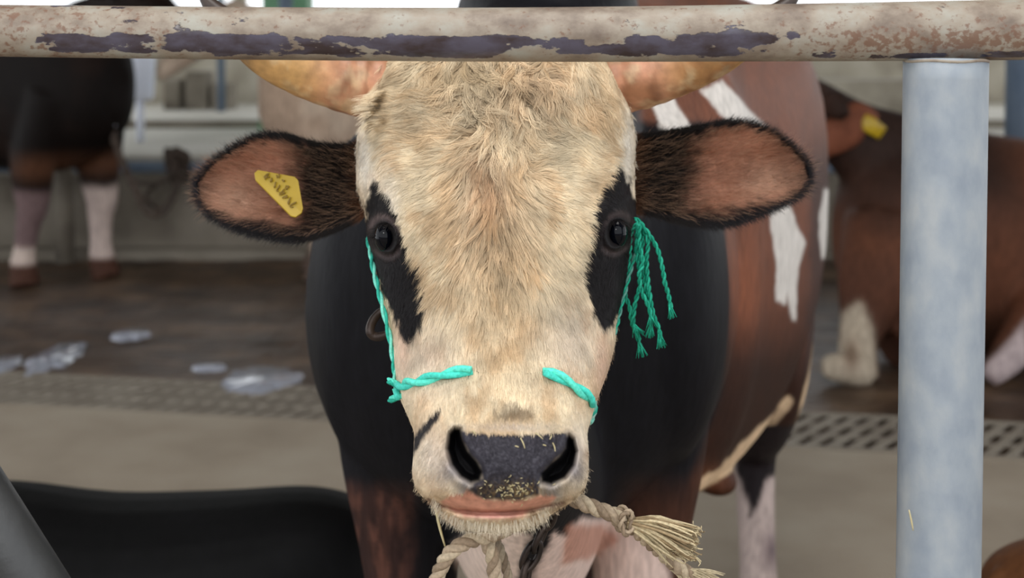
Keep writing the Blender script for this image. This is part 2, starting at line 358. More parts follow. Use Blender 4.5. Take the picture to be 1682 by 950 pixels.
def rowpipe(name, p0, p1, r, mat, label, cat, group=None, n=20):
    mb = MB(); tube(mb, [p0, p1], r, n); kw = dict(label=label, category=cat)
    if group: kw['group'] = group
    return link(name, mb.mesh(name), mat, **kw)
zp = 1.4 - (275 - 50) / F * 8.7
rowpipe('horizontal_rail', (-9, 8.68, zp), (9, 8.68, zp), .036, M_blue, 'blue-grey horizontal pipe running along the far trough wall', 'rail')
def post_at(x, ybase_z, d, ztop, r, mat, label, group='far posts', name='post'):
    X = (x - CX) / F * d; return rowpipe(name, (X, d, ybase_z), (X, d, ztop), r, mat, label, 'post', group)
post_at(102, 0, 8.5, .64, .055, M_trough, 'stubby grey concrete post behind the left bull\'s legs', name='bollard')
post_at(363, .6, 14, 4.3, .04, M_blue, 'thin blue-grey post far behind the left horn tip')
post_at(470, .6, 11.0, 4.3, .055, M_blue, 'dark blue-grey post standing in front of the green column')
post_at(1672, 0, 7.2, 4.3, .06, M_blue, 'blue-grey post at the right edge behind the lying cow')
mb = MB(); X = (472 - CX) / F * 11.4; box(mb, X - .18, X + .18, 11.3, 11.65, .6, 4.3); box(mb, X - .21, X + .21, 11.27, 11.68, .6, .68)
link('column', mb.mesh('column', False), M_green, label='wide green painted column behind the left horn', category='column')
mb = MB(); X = (229 - CX) / F * 10.2; tube(mb, [(X, 10.2, .90), (X, 10.2, .93), (X, 10.2, 1.2), (X, 10.2, 1.22)], [.085, .10, .115, .118], 24)
tube(mb, [(X, 10.2, .6), (X, 10.2, .91)], .03, 12)
link('bucket', mb.mesh('bucket'), M_white, label='bright white plastic bucket on a stand beside the left bull\'s chest', category='bucket')
mb = MB(); X = (1330 - CX) / F * 12; box(mb, X - .12, X + 1.3, 12, 12.4, .6, .98)
link('concrete_block', mb.mesh('concrete_block', False), M_farwall, label='low pale concrete block behind the lying brown cow', category='block')
mb = MB(); X = (340 - CX) / F * 14.4
for x0, w, h, c in ((-.42, .16, .30, 0), (-.2, .22, .38, 0), (.06, .2, .26, 0)): box(mb, X + x0, X + x0 + w, 14.3, 14.6, .6, .6 + h)
link('feed_sacks', mb.mesh('feed_sacks', False), M_trough, label='greyish stacked shapes against the far wall left of the green column', category='sack')

# ---------------------------------------------------------------- remeshed animals
def remesh(mb, voxel, smooth_it=6):
    me = mb.mesh('tmp'); o = bpy.data.objects.new('tmp', me); SC.collection.objects.link(o)
    r = o.modifiers.new('r', 'REMESH'); r.mode = 'VOXEL'; r.voxel_size = voxel; r.use_smooth_shade = True
    s = o.modifiers.new('s', 'SMOOTH'); s.iterations = smooth_it; s.factor = .5
    dg = bpy.context.evaluated_depsgraph_get(); ev = o.evaluated_get(dg); m2 = bpy.data.meshes.new_from_object(ev)
    bpy.data.objects.remove(o); bpy.data.meshes.remove(me)
    V = np.empty(len(m2.vertices) * 3, np.float32); m2.vertices.foreach_get('co', V); V = V.reshape(-1, 3)
    Lp = np.empty(len(m2.loops), np.int32); m2.loops.foreach_get('vertex_index', Lp)
    nn = np.empty(len(m2.polygons), np.int32); m2.polygons.foreach_get('loop_total', nn)
    st = np.empty(len(m2.polygons), np.int32); m2.polygons.foreach_get('loop_start', st)
    q = st[nn == 4]; t = st[nn == 3]
    Q = np.column_stack([Lp[q + i] for i in range(4)]); T = np.column_stack([Lp[t + i] for i in range(3)]) if len(t) else np.zeros((0, 3), int)
    bpy.data.meshes.remove(m2); return V.astype(float), Q, T
def R(x, y, z, hw, hh): return (x, y, z, 0, hw, 0, 0, 0, hh)
def leg(mb, pts, k=1.0, dx=0.0): tube(mb, [(p[0] + dx * (1 - min(p[2], 1)), p[1], p[2]) for p in pts], [p[3] * (1 + (k - 1) * (p[2] < .7)) for p in pts], 16, 5, upv=(1, 0, 0), flat=.85)
def cow_body(stand=True, head='level', low=0.0, legk=1.0, stride=0.0, fore=True, extra=None):
    mb = MB(); z0 = 0 if stand else -.60
    tr = [(-.86, 1.14, .08, .10), (-.80, 1.13, .19, .23), (-.62, 1.10, .27, .31), (-.30, 1.02, .33, .37), (.05, .98, .35, .40), (.36, 1.0, .30, .42), (.58, 1.03, .25, .37), (.74, 1.04, .18, .27), (.80, 1.03, .08, .12)]
    f = 1.0 if stand else 1.12
    loft(mb, [R(x, 0, z + z0, w * f, h * (1 if stand else .94)) for x, z, w, h in tr])
    sphere(mb, (.50, 0, 1.28 + z0), .2, 14, sc=(1.3, .6, .75))                      # hump
    if head == 'level': hp = [(.55, 1.18, .17, .28), (.78, 1.30, .13, .20), (.98, 1.42, .11, .14), (1.10, 1.44, .12, .13), (1.26, 1.34, .10, .105), (1.42, 1.22, .075, .085), (1.52, 1.14, .07, .075), (1.56, 1.11, .04, .045)]
    else: hp = [(.50, 1.18, .17, .26), (.70, 1.30, .13, .19), (.84, 1.42, .11, .14), (.94, 1.46, .12, .13), (1.08, 1.38, .10, .105), (1.22, 1.28, .08, .085), (1.30, 1.22, .07, .075), (1.34, 1.20, .04, .045)]
    loft(mb, [R(x, 0, z + z0 + low, w, h) for x, z, w, h in hp])
    ex, ez = hp[3][0], hp[3][1] + z0 + low
    for s in (-1, 1):
        tube(mb, [(ex - .05, s * .08, ez + .04), (ex - .08, s * .2, ez + .03), (ex - .09, s * .30, ez)], [.03, .06, .012], 12, 4, flat=.4, upv=(0, 0, 1))
        if stand:
            leg(mb, [(.50, s * .17, 1.0, .15), (.48, s * .2, .78, .125), (.46, s * .19, .62, .085), (.49, s * .18, .42, .062), (.48, s * .18, .36, .052), (.48, s * .18, .2, .042), (.485, s * .18, .11, .052), (.50, s * .18, .06, .055), (.52, s * .18, .0, .065)], legk, stride * (s < 0))
            leg(mb, [(-.60, s * .16, 1.0, .2), (-.55, s * .2, .80, .15), (-.58, s * .2, .62, .095), (-.70, s * .18, .50, .062), (-.69, s * .18, .42, .052), (-.64, s * .18, .22, .043), (-.62, s * .18, .11, .052), (-.60, s * .18, .06, .055), (-.57, s * .18, .0, .065)], legk)
        else:
            if fore: leg(mb, [(.45, s * .22, .36, .16), (.52, s * .30, .22, .11), (.72, s * .30, .11, .075), (.66, s * .34, .07, .06), (.50, s * .36, .06, .05), (.38, s * .36, .05, .055)])
            leg(mb, [(-.55, s * .22, .40, .22), (-.35, s * .34, .28, .15), (-.15, s * .42, .16, .09), (-.35, s * .46, .09, .06), (-.10, s * .50, .06, .05), (.02, s * .50, .05, .055)])
    tube(mb, [(-.82, 0, 1.30 + z0), (-.93, 0, 1.15 + z0), (-.95, .02, .85 + z0 * .9), (-.94, .03, .66 + z0 * .98)], [.035, .028, .022, .04], 10, 4, upv=(1, 0, 0))
    if extra: 
        for q in extra: tube(mb, [p[:3] for p in q], [p[3] for p in q], 16, 5)
    return mb, (ex, ez)
def cow(name, label, cat, loc, rot, scale, colfn, stand=True, head='level', low=0.0, voxel=.018, horns=True, legk=1.0, stride=0.0, fore=True, extra=None):
    if extra:
        def inv(q): v = (q[0] - np.asarray(loc)) / scale; return (v[0] * math.cos(rot) + v[1] * math.sin(rot), -v[0] * math.sin(rot) + v[1] * math.cos(rot), v[2], q[1] / scale)
        extra = [[inv(p) for p in q] for q in extra]
    mb, (ex, ez) = cow_body(stand, head, low, legk, stride, fore, extra); V, Q, T = remesh(mb, voxel)
    e = empty(name, loc, label, cat); c, s = math.cos(rot), math.sin(rot)
    def tf(v): v = np.asarray(v, float) * scale; return np.column_stack([v[:, 0] * c - v[:, 1] * s + loc[0], v[:, 0] * s + v[:, 1] * c + loc[1], v[:, 2] + loc[2]])
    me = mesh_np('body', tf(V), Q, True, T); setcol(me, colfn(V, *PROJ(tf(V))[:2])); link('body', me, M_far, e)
    if horns:
        for sd in (-1, 1):
            m = MB(); tube(m, tf([(ex - .04, sd * .08, ez + .09), (ex - .03, sd * .18, ez + .14), (ex, sd * .24, ez + .22), (ex + .02, sd * .25, ez + .30)]), np.array([.035, .03, .02, .004]) * scale, 12, 5, C=lin((150, 125, 95)))
            link('horn', m.mesh('horn', col=True), M_far, e)
    for sd in (-1, 1):
        m = MB(); sphere(m, tf([(ex + .10, sd * .095, ez + .0)])[0], .02 * scale, 10); link('eye', m.mesh('eye'), M_eye, e)
    return e, tf, (ex, ez)
def col_left(V, x, y):
    n = fbm(V[:, 0] * 4, V[:, 1] * 4, V[:, 2] * 4)
    C = np.tile(lin((17, 11, 9)), (len(V), 1)); C = mixc(C, sm(-.1, .5, n) * .4, lin((42, 26, 19)))
    C = mixc(C, sm(.10, -.02, np.abs(V[:, 2] - .62) - .02) * sm(.2, .5, V[:, 0]) * .8, lin((92, 60, 42)))
    w = sm(.53, .47, V[:, 2] + .04 * n) * sm(0, .02, V[:, 1]); C = mixc(C, w, lin((190, 172, 164)))
    w2 = sm(.53, .47, V[:, 2] + .04 * n) * sm(0, -.02, V[:, 1]); C = mixc(C, w2, lin((112, 92, 92)))
    w3 = sm(.22, .19, V[:, 2]) * sm(0, -.02, V[:, 1]); C = mixc(C, w3, lin((196, 178, 168)))
    C = mixc(C, sm(.13, .10, V[:, 2]), lin((74, 48, 38)))
    C = mixc(C, sm(1.28, 1.36, V[:, 0]), lin((205, 190, 175)))
    return C
LX = (150 - CX) / F * 7.8
rotl = math.radians(-28)
cow('dark_bull', 'dark brown bull with white socks standing tethered at the left', 'bull', (-2.86, 8.05, 0), rotl, 1.06, col_left, True, 'short', .03, horns=False, legk=1.45, stride=-.22)
def col_lie(V, x, y):
    n = fbm(V[:, 0] * 4, V[:, 1] * 4, V[:, 2] * 4)
    C = np.tile(lin((84, 52, 38)), (len(V), 1)); C = mixc(C, sm(-.2, .5, n) * .5, lin((108, 66, 46)))
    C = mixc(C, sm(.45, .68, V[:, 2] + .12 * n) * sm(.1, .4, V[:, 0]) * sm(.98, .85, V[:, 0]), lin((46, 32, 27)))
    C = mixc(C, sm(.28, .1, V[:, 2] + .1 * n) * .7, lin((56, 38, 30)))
    wh = sm(8, -6, sdpoly(x, y, [(1385, 520), (1412, 500), (1432, 540), (1440, 580), (1448, 640), (1400, 650), (1350, 620), (1345, 565), (1380, 560)]) + 10 * n)
    C = mixc(C, wh, lin((172, 158, 140)))
    wh = sm(8, -6, sdpoly(x, y, [(1690, 510), (1650, 560), (1610, 610), (1615, 640), (1690, 640)]) + 22 * n)
    C = mixc(C, wh, lin((176, 160, 160)))
    C = mixc(C, gauss(x, y, 1398, 585, 12, 26) * .7, lin((96, 62, 42))); C = mixc(C, sm(-4, 4, vnoise(V[:, 0] * 9, V[:, 1] * 9, V[:, 2] * 9) * 4 + 2) * sm(1.0, 1.1, V[:, 0]), lin((190, 175, 155)))
    return C
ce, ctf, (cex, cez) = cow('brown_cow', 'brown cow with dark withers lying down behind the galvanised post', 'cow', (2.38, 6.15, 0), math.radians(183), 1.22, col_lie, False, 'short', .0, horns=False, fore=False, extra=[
    [(P(1540, 500, 5.95), .2), (P(1500, 548, 5.9), .16), (P(1470, 575, 5.85), .12)], [(P(1530, 420, 6.15), .30), (P(1520, 500, 6.1), .33), (P(1520, 560, 6.1), .2)], [(P(1470, 380, 5.95), .22), (P(1440, 470, 5.85), .17), (P(1418, 530, 5.78), .10), (P(1408, 580, 5.72), .08), (P(1420, 628, 5.68), .07)], [(P(1425, 612, 5.66), .07), (P(1385, 606, 5.62), .065), (P(1352, 600, 5.6), .05)],
    [(P(1720, 500, 5.75), .12), (P(1668, 570, 5.65), .085), (P(1622, 622, 5.6), .05)]])
m = MB(); tp = P(1430, 206, 5.95); tube(m, [tp + np.array([-.05, 0, .03]), tp, tp + np.array([.05, 0, -.035])], [.03, .036, .03], 10, 0, flat=.2, upv=(0, 0, 1))
link('ear_tag', m.mesh('ear_tag'), M_tag, ce, label='yellow plastic ear tag')
m = MB(); tube(m, [P(1345, 245, 5.97), P(1385, 215, 5.97), P(1410, 193, 5.97), P(1442, 196, 5.97)], [.05, .085, .07, .02], 12, 4, C=lin((112, 66, 48)), flat=.45, upv=(0, 0, 1))
link('ear', m.mesh('ear', col=True), M_far, ce)
def col_black(V, x, y):
    n = fbm(V[:, 0] * 4, V[:, 1] * 4, V[:, 2] * 4); C = np.tile(lin((7, 7, 8)), (len(V), 1)); return mixc(C, sm(0, .6, n) * .3, lin((16, 16, 18)))
cow('black_cow', 'black cow lying on the concrete at the bottom left', 'cow', (-.79, 2.78, 0), math.radians(177), .62, col_black, False, 'level', -.1, .014)
def col_brn(V, x, y):
    n = fbm(V[:, 0] * 4, V[:, 1] * 4, V[:, 2] * 4); C = np.tile(lin((92, 58, 34)), (len(V), 1)); return mixc(C, sm(-.2, .6, n) * .5, lin((64, 40, 26)))
cow('brown_calf', 'brown calf lying at the bottom right corner beyond the post', 'calf', (1.37, 2.62, 0), math.radians(8), .58, col_brn, False, 'level', -.1, .014, horns=False)
def col_tan(V, x, y):
    n = fbm(V[:, 0] * 4, V[:, 1] * 4, V[:, 2] * 4); C = np.tile(lin((176, 152, 132)), (len(V), 1)); C = mixc(C, sm(-.2, .5, n) * .6, lin((205, 188, 170)))
    return mixc(C, sm(.2, .1, V[:, 2]), lin((90, 74, 66)))
cow('tan_cow', 'pale tan cow far behind, between the bull\'s left horn and ear', 'cow', (-.62, 8.1, 0), math.radians(190), 1.02, col_tan, True, 'short', -.05, .02, horns=False)
# ---- tether of the left bull
mb = MB(); dd = 7.7
rope(mb, [P(182, 190, dd), P(188, 230, dd), P(205, 275, dd), P(222, 310, dd), P(240, 345, dd), P(262, 352, dd), P(280, 330, dd + .4), P(292, 300, dd + .8), P(296, 272, dd + .9)], .022, .12, 2)
rope(mb, [P(296, 270, dd + .88), P(262, 300, dd + .6), P(225, 300, dd + .3), P(205, 285, dd)], .013, .12, 2)
rope(mb, [P(296, 275, dd + .88), P(285, 320, dd + .8), P(268, 345, dd + .8), P(240, 325, dd + .8), P(262, 300, dd + .86), P(296, 285, dd + .88)], .015, .12, 2)
th = np.linspace(0, 14, 60); kc = P(290, 272, dd + .9)
rope(mb, [kc + np.array([.07 * math.cos(a) * math.cos(a * .37), .05 * math.sin(a) * .8 - .03, .09 * math.sin(a * 1.13)]) for a in th], .03, .2, 2, m=3)
link('tether_rope', mb.mesh('tether_rope'), M_rust, label='dark tether rope hanging from the left bull to a tangled knot on the pipe', category='rope')
mb = MB(); th = np.linspace(0, 2 * math.pi, 20); bc = P(180, 196, dd - .02); tube(mb, [bc + np.array([.03 * math.cos(a), 0, .05 * math.sin(a)]) for a in th], .014, 8)
link('tether_buckle', mb.mesh('tether_buckle'), M_white, label='pale metal buckle at the top of the left bull\'s tether', category='buckle')

# ---------------------------------------------------------------- the bull in front
HT = np.array([  # y, xL, xR, d_centre, d_widest, d_back, exponent
 (38, 700, 930, 1.64, 1.68, 1.76, 2.2), (55, 668, 965, 1.60, 1.67, 1.80, 2.4), (100, 630, 1006, 1.565, 1.66, 1.86, 2.5), (150, 612, 1026, 1.535, 1.65, 1.90, 2.6), (190, 600, 1038, 1.515, 1.645, 1.92, 2.7),
 (230, 586, 1044, 1.50, 1.64, 1.92, 2.7), (300, 585, 1043, 1.474, 1.625, 1.92, 2.7), (350, 599, 1045, 1.455, 1.61, 1.9, 2.7), (385, 602, 1046, 1.444, 1.60, 1.88, 2.6), (420, 611, 1041, 1.432, 1.59, 1.86, 2.4),
 (470, 621, 1030, 1.41, 1.57, 1.82, 2.15), (530, 638, 1015, 1.378, 1.53, 1.76, 2.0), (560, 645, 1011, 1.36, 1.505, 1.72, 2.0), (600, 648, 1002, 1.335, 1.47, 1.66, 2.05), (650, 656, 984, 1.303, 1.42, 1.6, 2.2),
 (690, 672, 971, 1.275, 1.385, 1.54, 2.3), (715, 680, 965, 1.258, 1.365, 1.5, 2.4), (745, 679, 967, 1.248, 1.35, 1.48, 2.5), (775, 677, 967, 1.244, 1.34, 1.46, 2.5), (800, 682, 962, 1.246, 1.335, 1.45, 2.5),
 (815, 692, 952, 1.250, 1.333, 1.44, 2.5), (826, 706, 938, 1.257, 1.332, 1.44, 2.4), (838, 718, 918, 1.266, 1.335, 1.43, 2.3), (850, 728, 900, 1.272, 1.338, 1.43, 2.3), (862, 742, 884, 1.282, 1.342, 1.42, 2.2), (872, 765, 862, 1.30, 1.35, 1.40, 2.0), (876, 795, 830, 1.325, 1.352, 1.38, 2.0)], float)
def pchip(xq, x, Y):                            # smooth monotone-ish interpolation
    out = []
    for y in Y.T:
        d = np.diff(y) / np.diff(x); m = np.zeros(len(x)); m[0] = d[0]; m[-1] = d[-1]
        m[1:-1] = np.where(d[:-1] * d[1:] > 0, 2 * d[:-1] * d[1:] / (d[:-1] + d[1:] + 1e-12), 0)
        i = np.clip(np.searchsorted(x, xq) - 1, 0, len(x) - 2); h = x[i + 1] - x[i]; t = (xq - x[i]) / h
        out.append((2 * t ** 3 - 3 * t ** 2 + 1) * y[i] + (t ** 3 - 2 * t ** 2 + t) * h * m[i] + (-2 * t ** 3 + 3 * t ** 2) * y[i + 1] + (t ** 3 - t ** 2) * h * m[i + 1])
    return np.column_stack(out)
NOS_L = [(738, 712), (746, 704), (757, 705), (761, 722), (770, 742), (786, 760), (794, 776), (788, 790), (774, 793), (757, 784), (742, 765), (734, 738)]
NOS_R = [(934, 714), (943, 722), (948, 742), (943, 766), (928, 786), (905, 796), (889, 792), (887, 778), (902, 762), (917, 750), (927, 736), (929, 722)]
PAD = [(757, 709), (800, 713), (850, 714), (928, 711), (936, 722), (925, 742), (903, 764), (888, 784), (884, 812), (852, 822), (795, 820), (770, 806), (777, 795), (793, 786), (790, 766), (772, 746), (761, 726)]
MOUTH = [(704, 821), (722, 830), (750, 839), (790, 843), (830, 843), (870, 839), (900, 831), (925, 826)]
PATCH_L = [(614, 296), (607, 319), (604, 359), (580, 372), (590, 410), (619, 452), (634, 495), (652, 527), (662, 556), (670, 563), (684, 545), (698, 517), (696, 481), (695, 448), (677, 423), (670, 395), (655, 366), (648, 334), (630, 319), (619, 301)]
PATCH_R = [(1015, 267), (1031, 292), (1042, 325), (1060, 360), (1060, 430), (1024, 489), (1008, 525), (994, 545), (979, 525), (969, 493), (961, 471), (956, 461), (962, 414), (970, 403), (976, 332), (990, 314), (1004, 299)]
def polyl(px, py, pl):
    d = np.full(np.shape(px), 1e9)
    for (ax, ay), (bx, by) in zip(pl[:-1], pl[1:]):
        ex, ey = bx - ax, by - ay; t = np.clip(((px - ax) * ex + (py - ay) * ey) / (ex * ex + ey * ey), 0, 1)
        d = np.minimum(d, np.hypot(px - ax - ex * t, py - ay - ey * t))
    return d
EYE_L = (633, 389); EYE_R = (1013, 383)
def eyeq(x, y, e):
    a = -.28 if e[0] < 800 else .28; dx, dy = x - e[0], y - e[1]; u = dx * math.cos(a) - dy * math.sin(a) * -1; v = -dx * math.sin(a) * -1 * -1 + dy * math.cos(a)
    return np.hypot(u / 13.5, v / 18.5)
def relief(x, y):                               # depth change, negative = towards the viewer
    r = np.zeros(np.shape(x))
    for N in (NOS_L, NOS_R):
        s = sdpoly(x, y, N); r += .034 * sm(5, -14, s) - .0065 * np.exp(-((s - 9) / 8.0) ** 2)
    s = sdpoly(x, y, PAD); r -= .002 * sm(3, -5, s)
    r += .0009 * vnoise(x / 3.2, y / 3.2) * sm(2, -4, s)
    s = polyl(x, y, MOUTH); r += .011 * np.exp(-(s / 4.5) ** 2); r -= .004 * np.exp(-((y - 851) / 8) ** 2) * gauss(x, y, 800, 850, 60, 40)
    r += .0025 * gauss(x, y, 845, 706, 70, 6)
    r += .003 * np.exp(-((x - 835) / 6.0) ** 2) * sm(775, 790, y) * sm(835, 815, y)
    for (ex, ey), sg in ((EYE_L, -1), (EYE_R, 1)):
        q = eyeq(x, y, (ex, ey))
        r += .010 * sm(1.0, .75, q) - .006 * np.exp(-((q - 1.35) / .25) ** 2) + .0012 * np.exp(-((q - 1.85) / .2) ** 2) * sm(ey - 8, ey + 5, y) - .001 * np.exp(-((q - 2.15) / .2) ** 2) * sm(ey - 8, ey + 5, y)
        r -= .012 * gauss(x, y, ex - sg * 6, ey - 42, 22, 20)              # brow
        r += .006 * gauss(x, y, ex - sg * 34, ey + 70, 24, 55)            # hollow below eye
        r -= .010 * gauss(x, y, ex - sg * 4, ey + 110, 16, 60, sg * .3)    # cheek ridge
    r += .006 * gauss(x, y, 815, 300, 60, 90) - .006 * gauss(x, y, 760, 190, 70, 60) - .007 * gauss(x, y, 900, 190, 80, 60)
    r += .006 * gauss(x, y, 690, 560, 26, 70) + .006 * gauss(x, y, 975, 560, 22, 70)
    r += .0035 * fbm(x / 46, y / 60)* sm(700, 640, y)
    return r
NR, NF, NBK = 440, 420, 60
ys = np.linspace(38, 876, NR); HP = pchip(ys, HT[:, 0], HT[:, 1:])
def head_grid():
    VX, VY, VD = [], [], []
    for i, y in enumerate(ys):
        xl, xr, dc, dw, db, ex = HP[i]; xc, hw = (xl + xr) / 2, (xr - xl) / 2
        a = np.linspace(math.pi, 0, NF); c, s = np.cos(a), np.sin(a)
        x = xc + hw * np.sign(c) * np.abs(c) ** (2 / ex); d = dw - (dw - dc) * np.abs(s) ** (2 / ex)
        b = np.linspace(0, -math.pi, NBK + 2)[1:-1]; xb = xc + hw * np.cos(b); dbk = dw - (db - dw) * np.sin(b)
        edge = sm(0, .12, np.abs(s)); 
        x_all = np.concatenate([x, xb]); d_all = np.concatenate([d + relief(x, np.full(NF, y)) * edge, dbk])
        VX.append(x_all); VY.append(np.full(len(x_all), y)); VD.append(d_all)
    return np.array(VX), np.array(VY), np.array(VD)
GX, GY, GD = head_grid()
# depth lookup map of the face
MX = np.arange(540, 1101); DM = np.array([np.interp(MX, GX[i, :NF], GD[i, :NF]) for i in range(NR)])
def face_depth(x, y):
    fi = np.clip((y - ys[0]) / (ys[1] - ys[0]), 0, NR - 1.001); fj = np.clip(x - MX[0], 0, len(MX) - 1.001)
    i = fi.astype(int); j = fj.astype(int); a = fi - i; b = fj - j
    return DM[i, j] * (1 - a) * (1 - b) + DM[i + 1, j] * a * (1 - b) + DM[i, j + 1] * (1 - a) * b + DM[i + 1, j + 1] * a * b
def face_color(x, y, fine=True):
    n = fbm(x / 30, y / 44); n2 = fbm(x / 9, y / 22 + 9); e = fbm(x / 7, y / 16 + 31) * 8
    C = np.tile(lin((230, 212, 180)), np.shape(x) + (1,))
    C = mixc(C, sm(-.2, .55, n) * .75, lin((204, 172, 132)))
    C = mixc(C, gauss(x, y, 800, 290, 26, 60) * .8, lin((158, 116, 82))); C = mixc(C, gauss(x, y, 815, 360, 60, 80) * .4, lin((180, 138, 100)))
    C = mixc(C, gauss(x, y, 870, 130, 60, 40) * .6, lin((188, 148, 108)))
    C = mixc(C, gauss(x, y, 820, 470, 60, 120) * .45, lin((198, 162, 118)))
    C = mixc(C, gauss(x, y, 760, 110, 90, 24) * .5, lin((160, 138, 104)))
    C = mixc(C, np.maximum(gauss(x, y, 600, 260, 22, 70), gauss(x, y, 1030, 250, 18, 80)) * .8, lin((228, 222, 212)))
    C = mixc(C, gauss(x, y, 640, 330, 22, 60) * .8, lin((226, 216, 200)))
    C = mixc(C, np.maximum(gauss(x, y, 700, 590, 60, 70), gauss(x, y, 940, 560, 55, 80)) * .6, lin((216, 200, 186)))
    C = mixc(C, np.maximum(gauss(x, y, 662, 560, 12, 60), gauss(x, y, 990, 600, 14, 60)) * .6, lin((206, 168, 148)))
    C = mixc(C, np.maximum(gauss(x, y, 710, 750, 34, 50), gauss(x, y, 950, 740, 20, 50)) * .7, lin((222, 210, 198)))
    C = mixc(C, sm(.2, .7, n2) * .2, lin((160, 124, 90)))
    pl = sm(4, -3, sdpoly(x, y, PATCH_L) + e); pr = sm(4, -3, sdpoly(x, y, PATCH_R) + e)
    C = mixc(C, np.maximum(pl, pr), lin((22, 19, 21)))
    for (ex, ey) in (EYE_L, EYE_R):
        q = eyeq(x, y, (ex, ey))
        C = mixc(C, np.exp(-((q - 1.85) / .3) ** 2) * (.06 + (.5 if ex < 800 else .2) * sm(ey - 4, ey - 20, y) + .25 * sm(ey + 14, ey + 26, y)), lin((116, 100, 98))); C = mixc(C, sm(1.45, 1.15, q), lin((20, 17, 18)))
    C = mixc(C, sm(3, -3, sdpoly(x, y, [(722, 674), (705, 684), (686, 706), (676, 740), (680, 752), (690, 728), (706, 702), (718, 688)]) + e * .6), lin((40, 36, 38)))
    C = mixc(C, sm(6, -5, sdpoly(x, y, [(815, 668), (842, 658), (872, 670), (880, 688), (845, 690), (812, 688)]) + e * 1.2) * .6, lin((70, 56, 44)))
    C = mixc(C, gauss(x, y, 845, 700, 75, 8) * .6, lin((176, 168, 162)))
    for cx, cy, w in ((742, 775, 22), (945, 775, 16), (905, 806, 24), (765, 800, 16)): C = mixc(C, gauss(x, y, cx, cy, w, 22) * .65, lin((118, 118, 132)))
    mp = sm(5, -5, sdpoly(x, y, [(722, 824), (745, 812), (770, 805), (800, 820), (860, 822), (895, 812), (915, 816), (900, 830), (870, 838), (860, 850), (800, 853), (765, 850), (745, 842)]) + e * .4)
    C = mixc(C, mp, lin((196, 140, 118)))
    C = mixc(C, np.exp(-(polyl(x, y, MOUTH) / 3.0) ** 2) * .8, lin((96, 52, 42)))
    C = mixc(C, gauss(x, y, 810, 849, 55, 4) * .7, lin((214, 160, 150)))
    C = mixc(C, sm(4, -3, sdpoly(x, y, PAD) + e * .3), lin((46, 44, 50)))
    C = mixc(C, sm(.1, .5, vnoise(x / 2.2, y / 2.2)) * sm(0, -5, sdpoly(x, y, PAD)) * .25, lin((92, 90, 98)))
    C = mixc(C, gauss(x, y, 845, 808, 60, 14) * .75 * sm(-.5, .4, vnoise(x / 3, y / 3)), lin((118, 96, 62)))
    for N in (NOS_L, NOS_R):
        C = mixc(C, sm(14, -2, sdpoly(x, y, N)) * .6, lin((70, 68, 78))); C = mixc(C, sm(2, -4, sdpoly(x, y, N)), lin((16, 15, 17)))
    C = mixc(C, sm(852, 866, y) * .4, lin((228, 220, 200)))
    return np.clip(C, 0, 1)
body = MB()
HV = P(GX, GY, GD); NC = NF + NBK
HC = face_color(GX, GY).reshape(-1, 3)
back = np.zeros((NR, NC), bool); back[:, NF:] = True
n3 = fbm(GX / 40, GY / 40)
HC = mixc(HC, back.ravel() * 1.0 * sm(.0, .06, (GD - HP[:, 3][:, None])).ravel(), lin((38, 33, 33)))
idx = np.arange(NR * NC).reshape(NR, NC); Qh = np.stack([idx[:-1, :], idx[1:, :], np.roll(idx, -1, 1)[1:, :], np.roll(idx, -1, 1)[:-1, :]], -1).reshape(-1, 4)
caps = []; V0 = HV.reshape(-1, 3); 
V0 = np.vstack([V0, HV[0].mean(0), HV[-1].mean(0)]); ct = NR * NC
for j in range(NC): caps.append((ct, idx[0, j], idx[0, (j + 1) % NC])); caps.append((ct + 1, idx[-1, (j + 1) % NC], idx[-1, j]))
body.add(V0, Qh, caps, np.vstack([HC, HC[:1], HC[-1:]]))
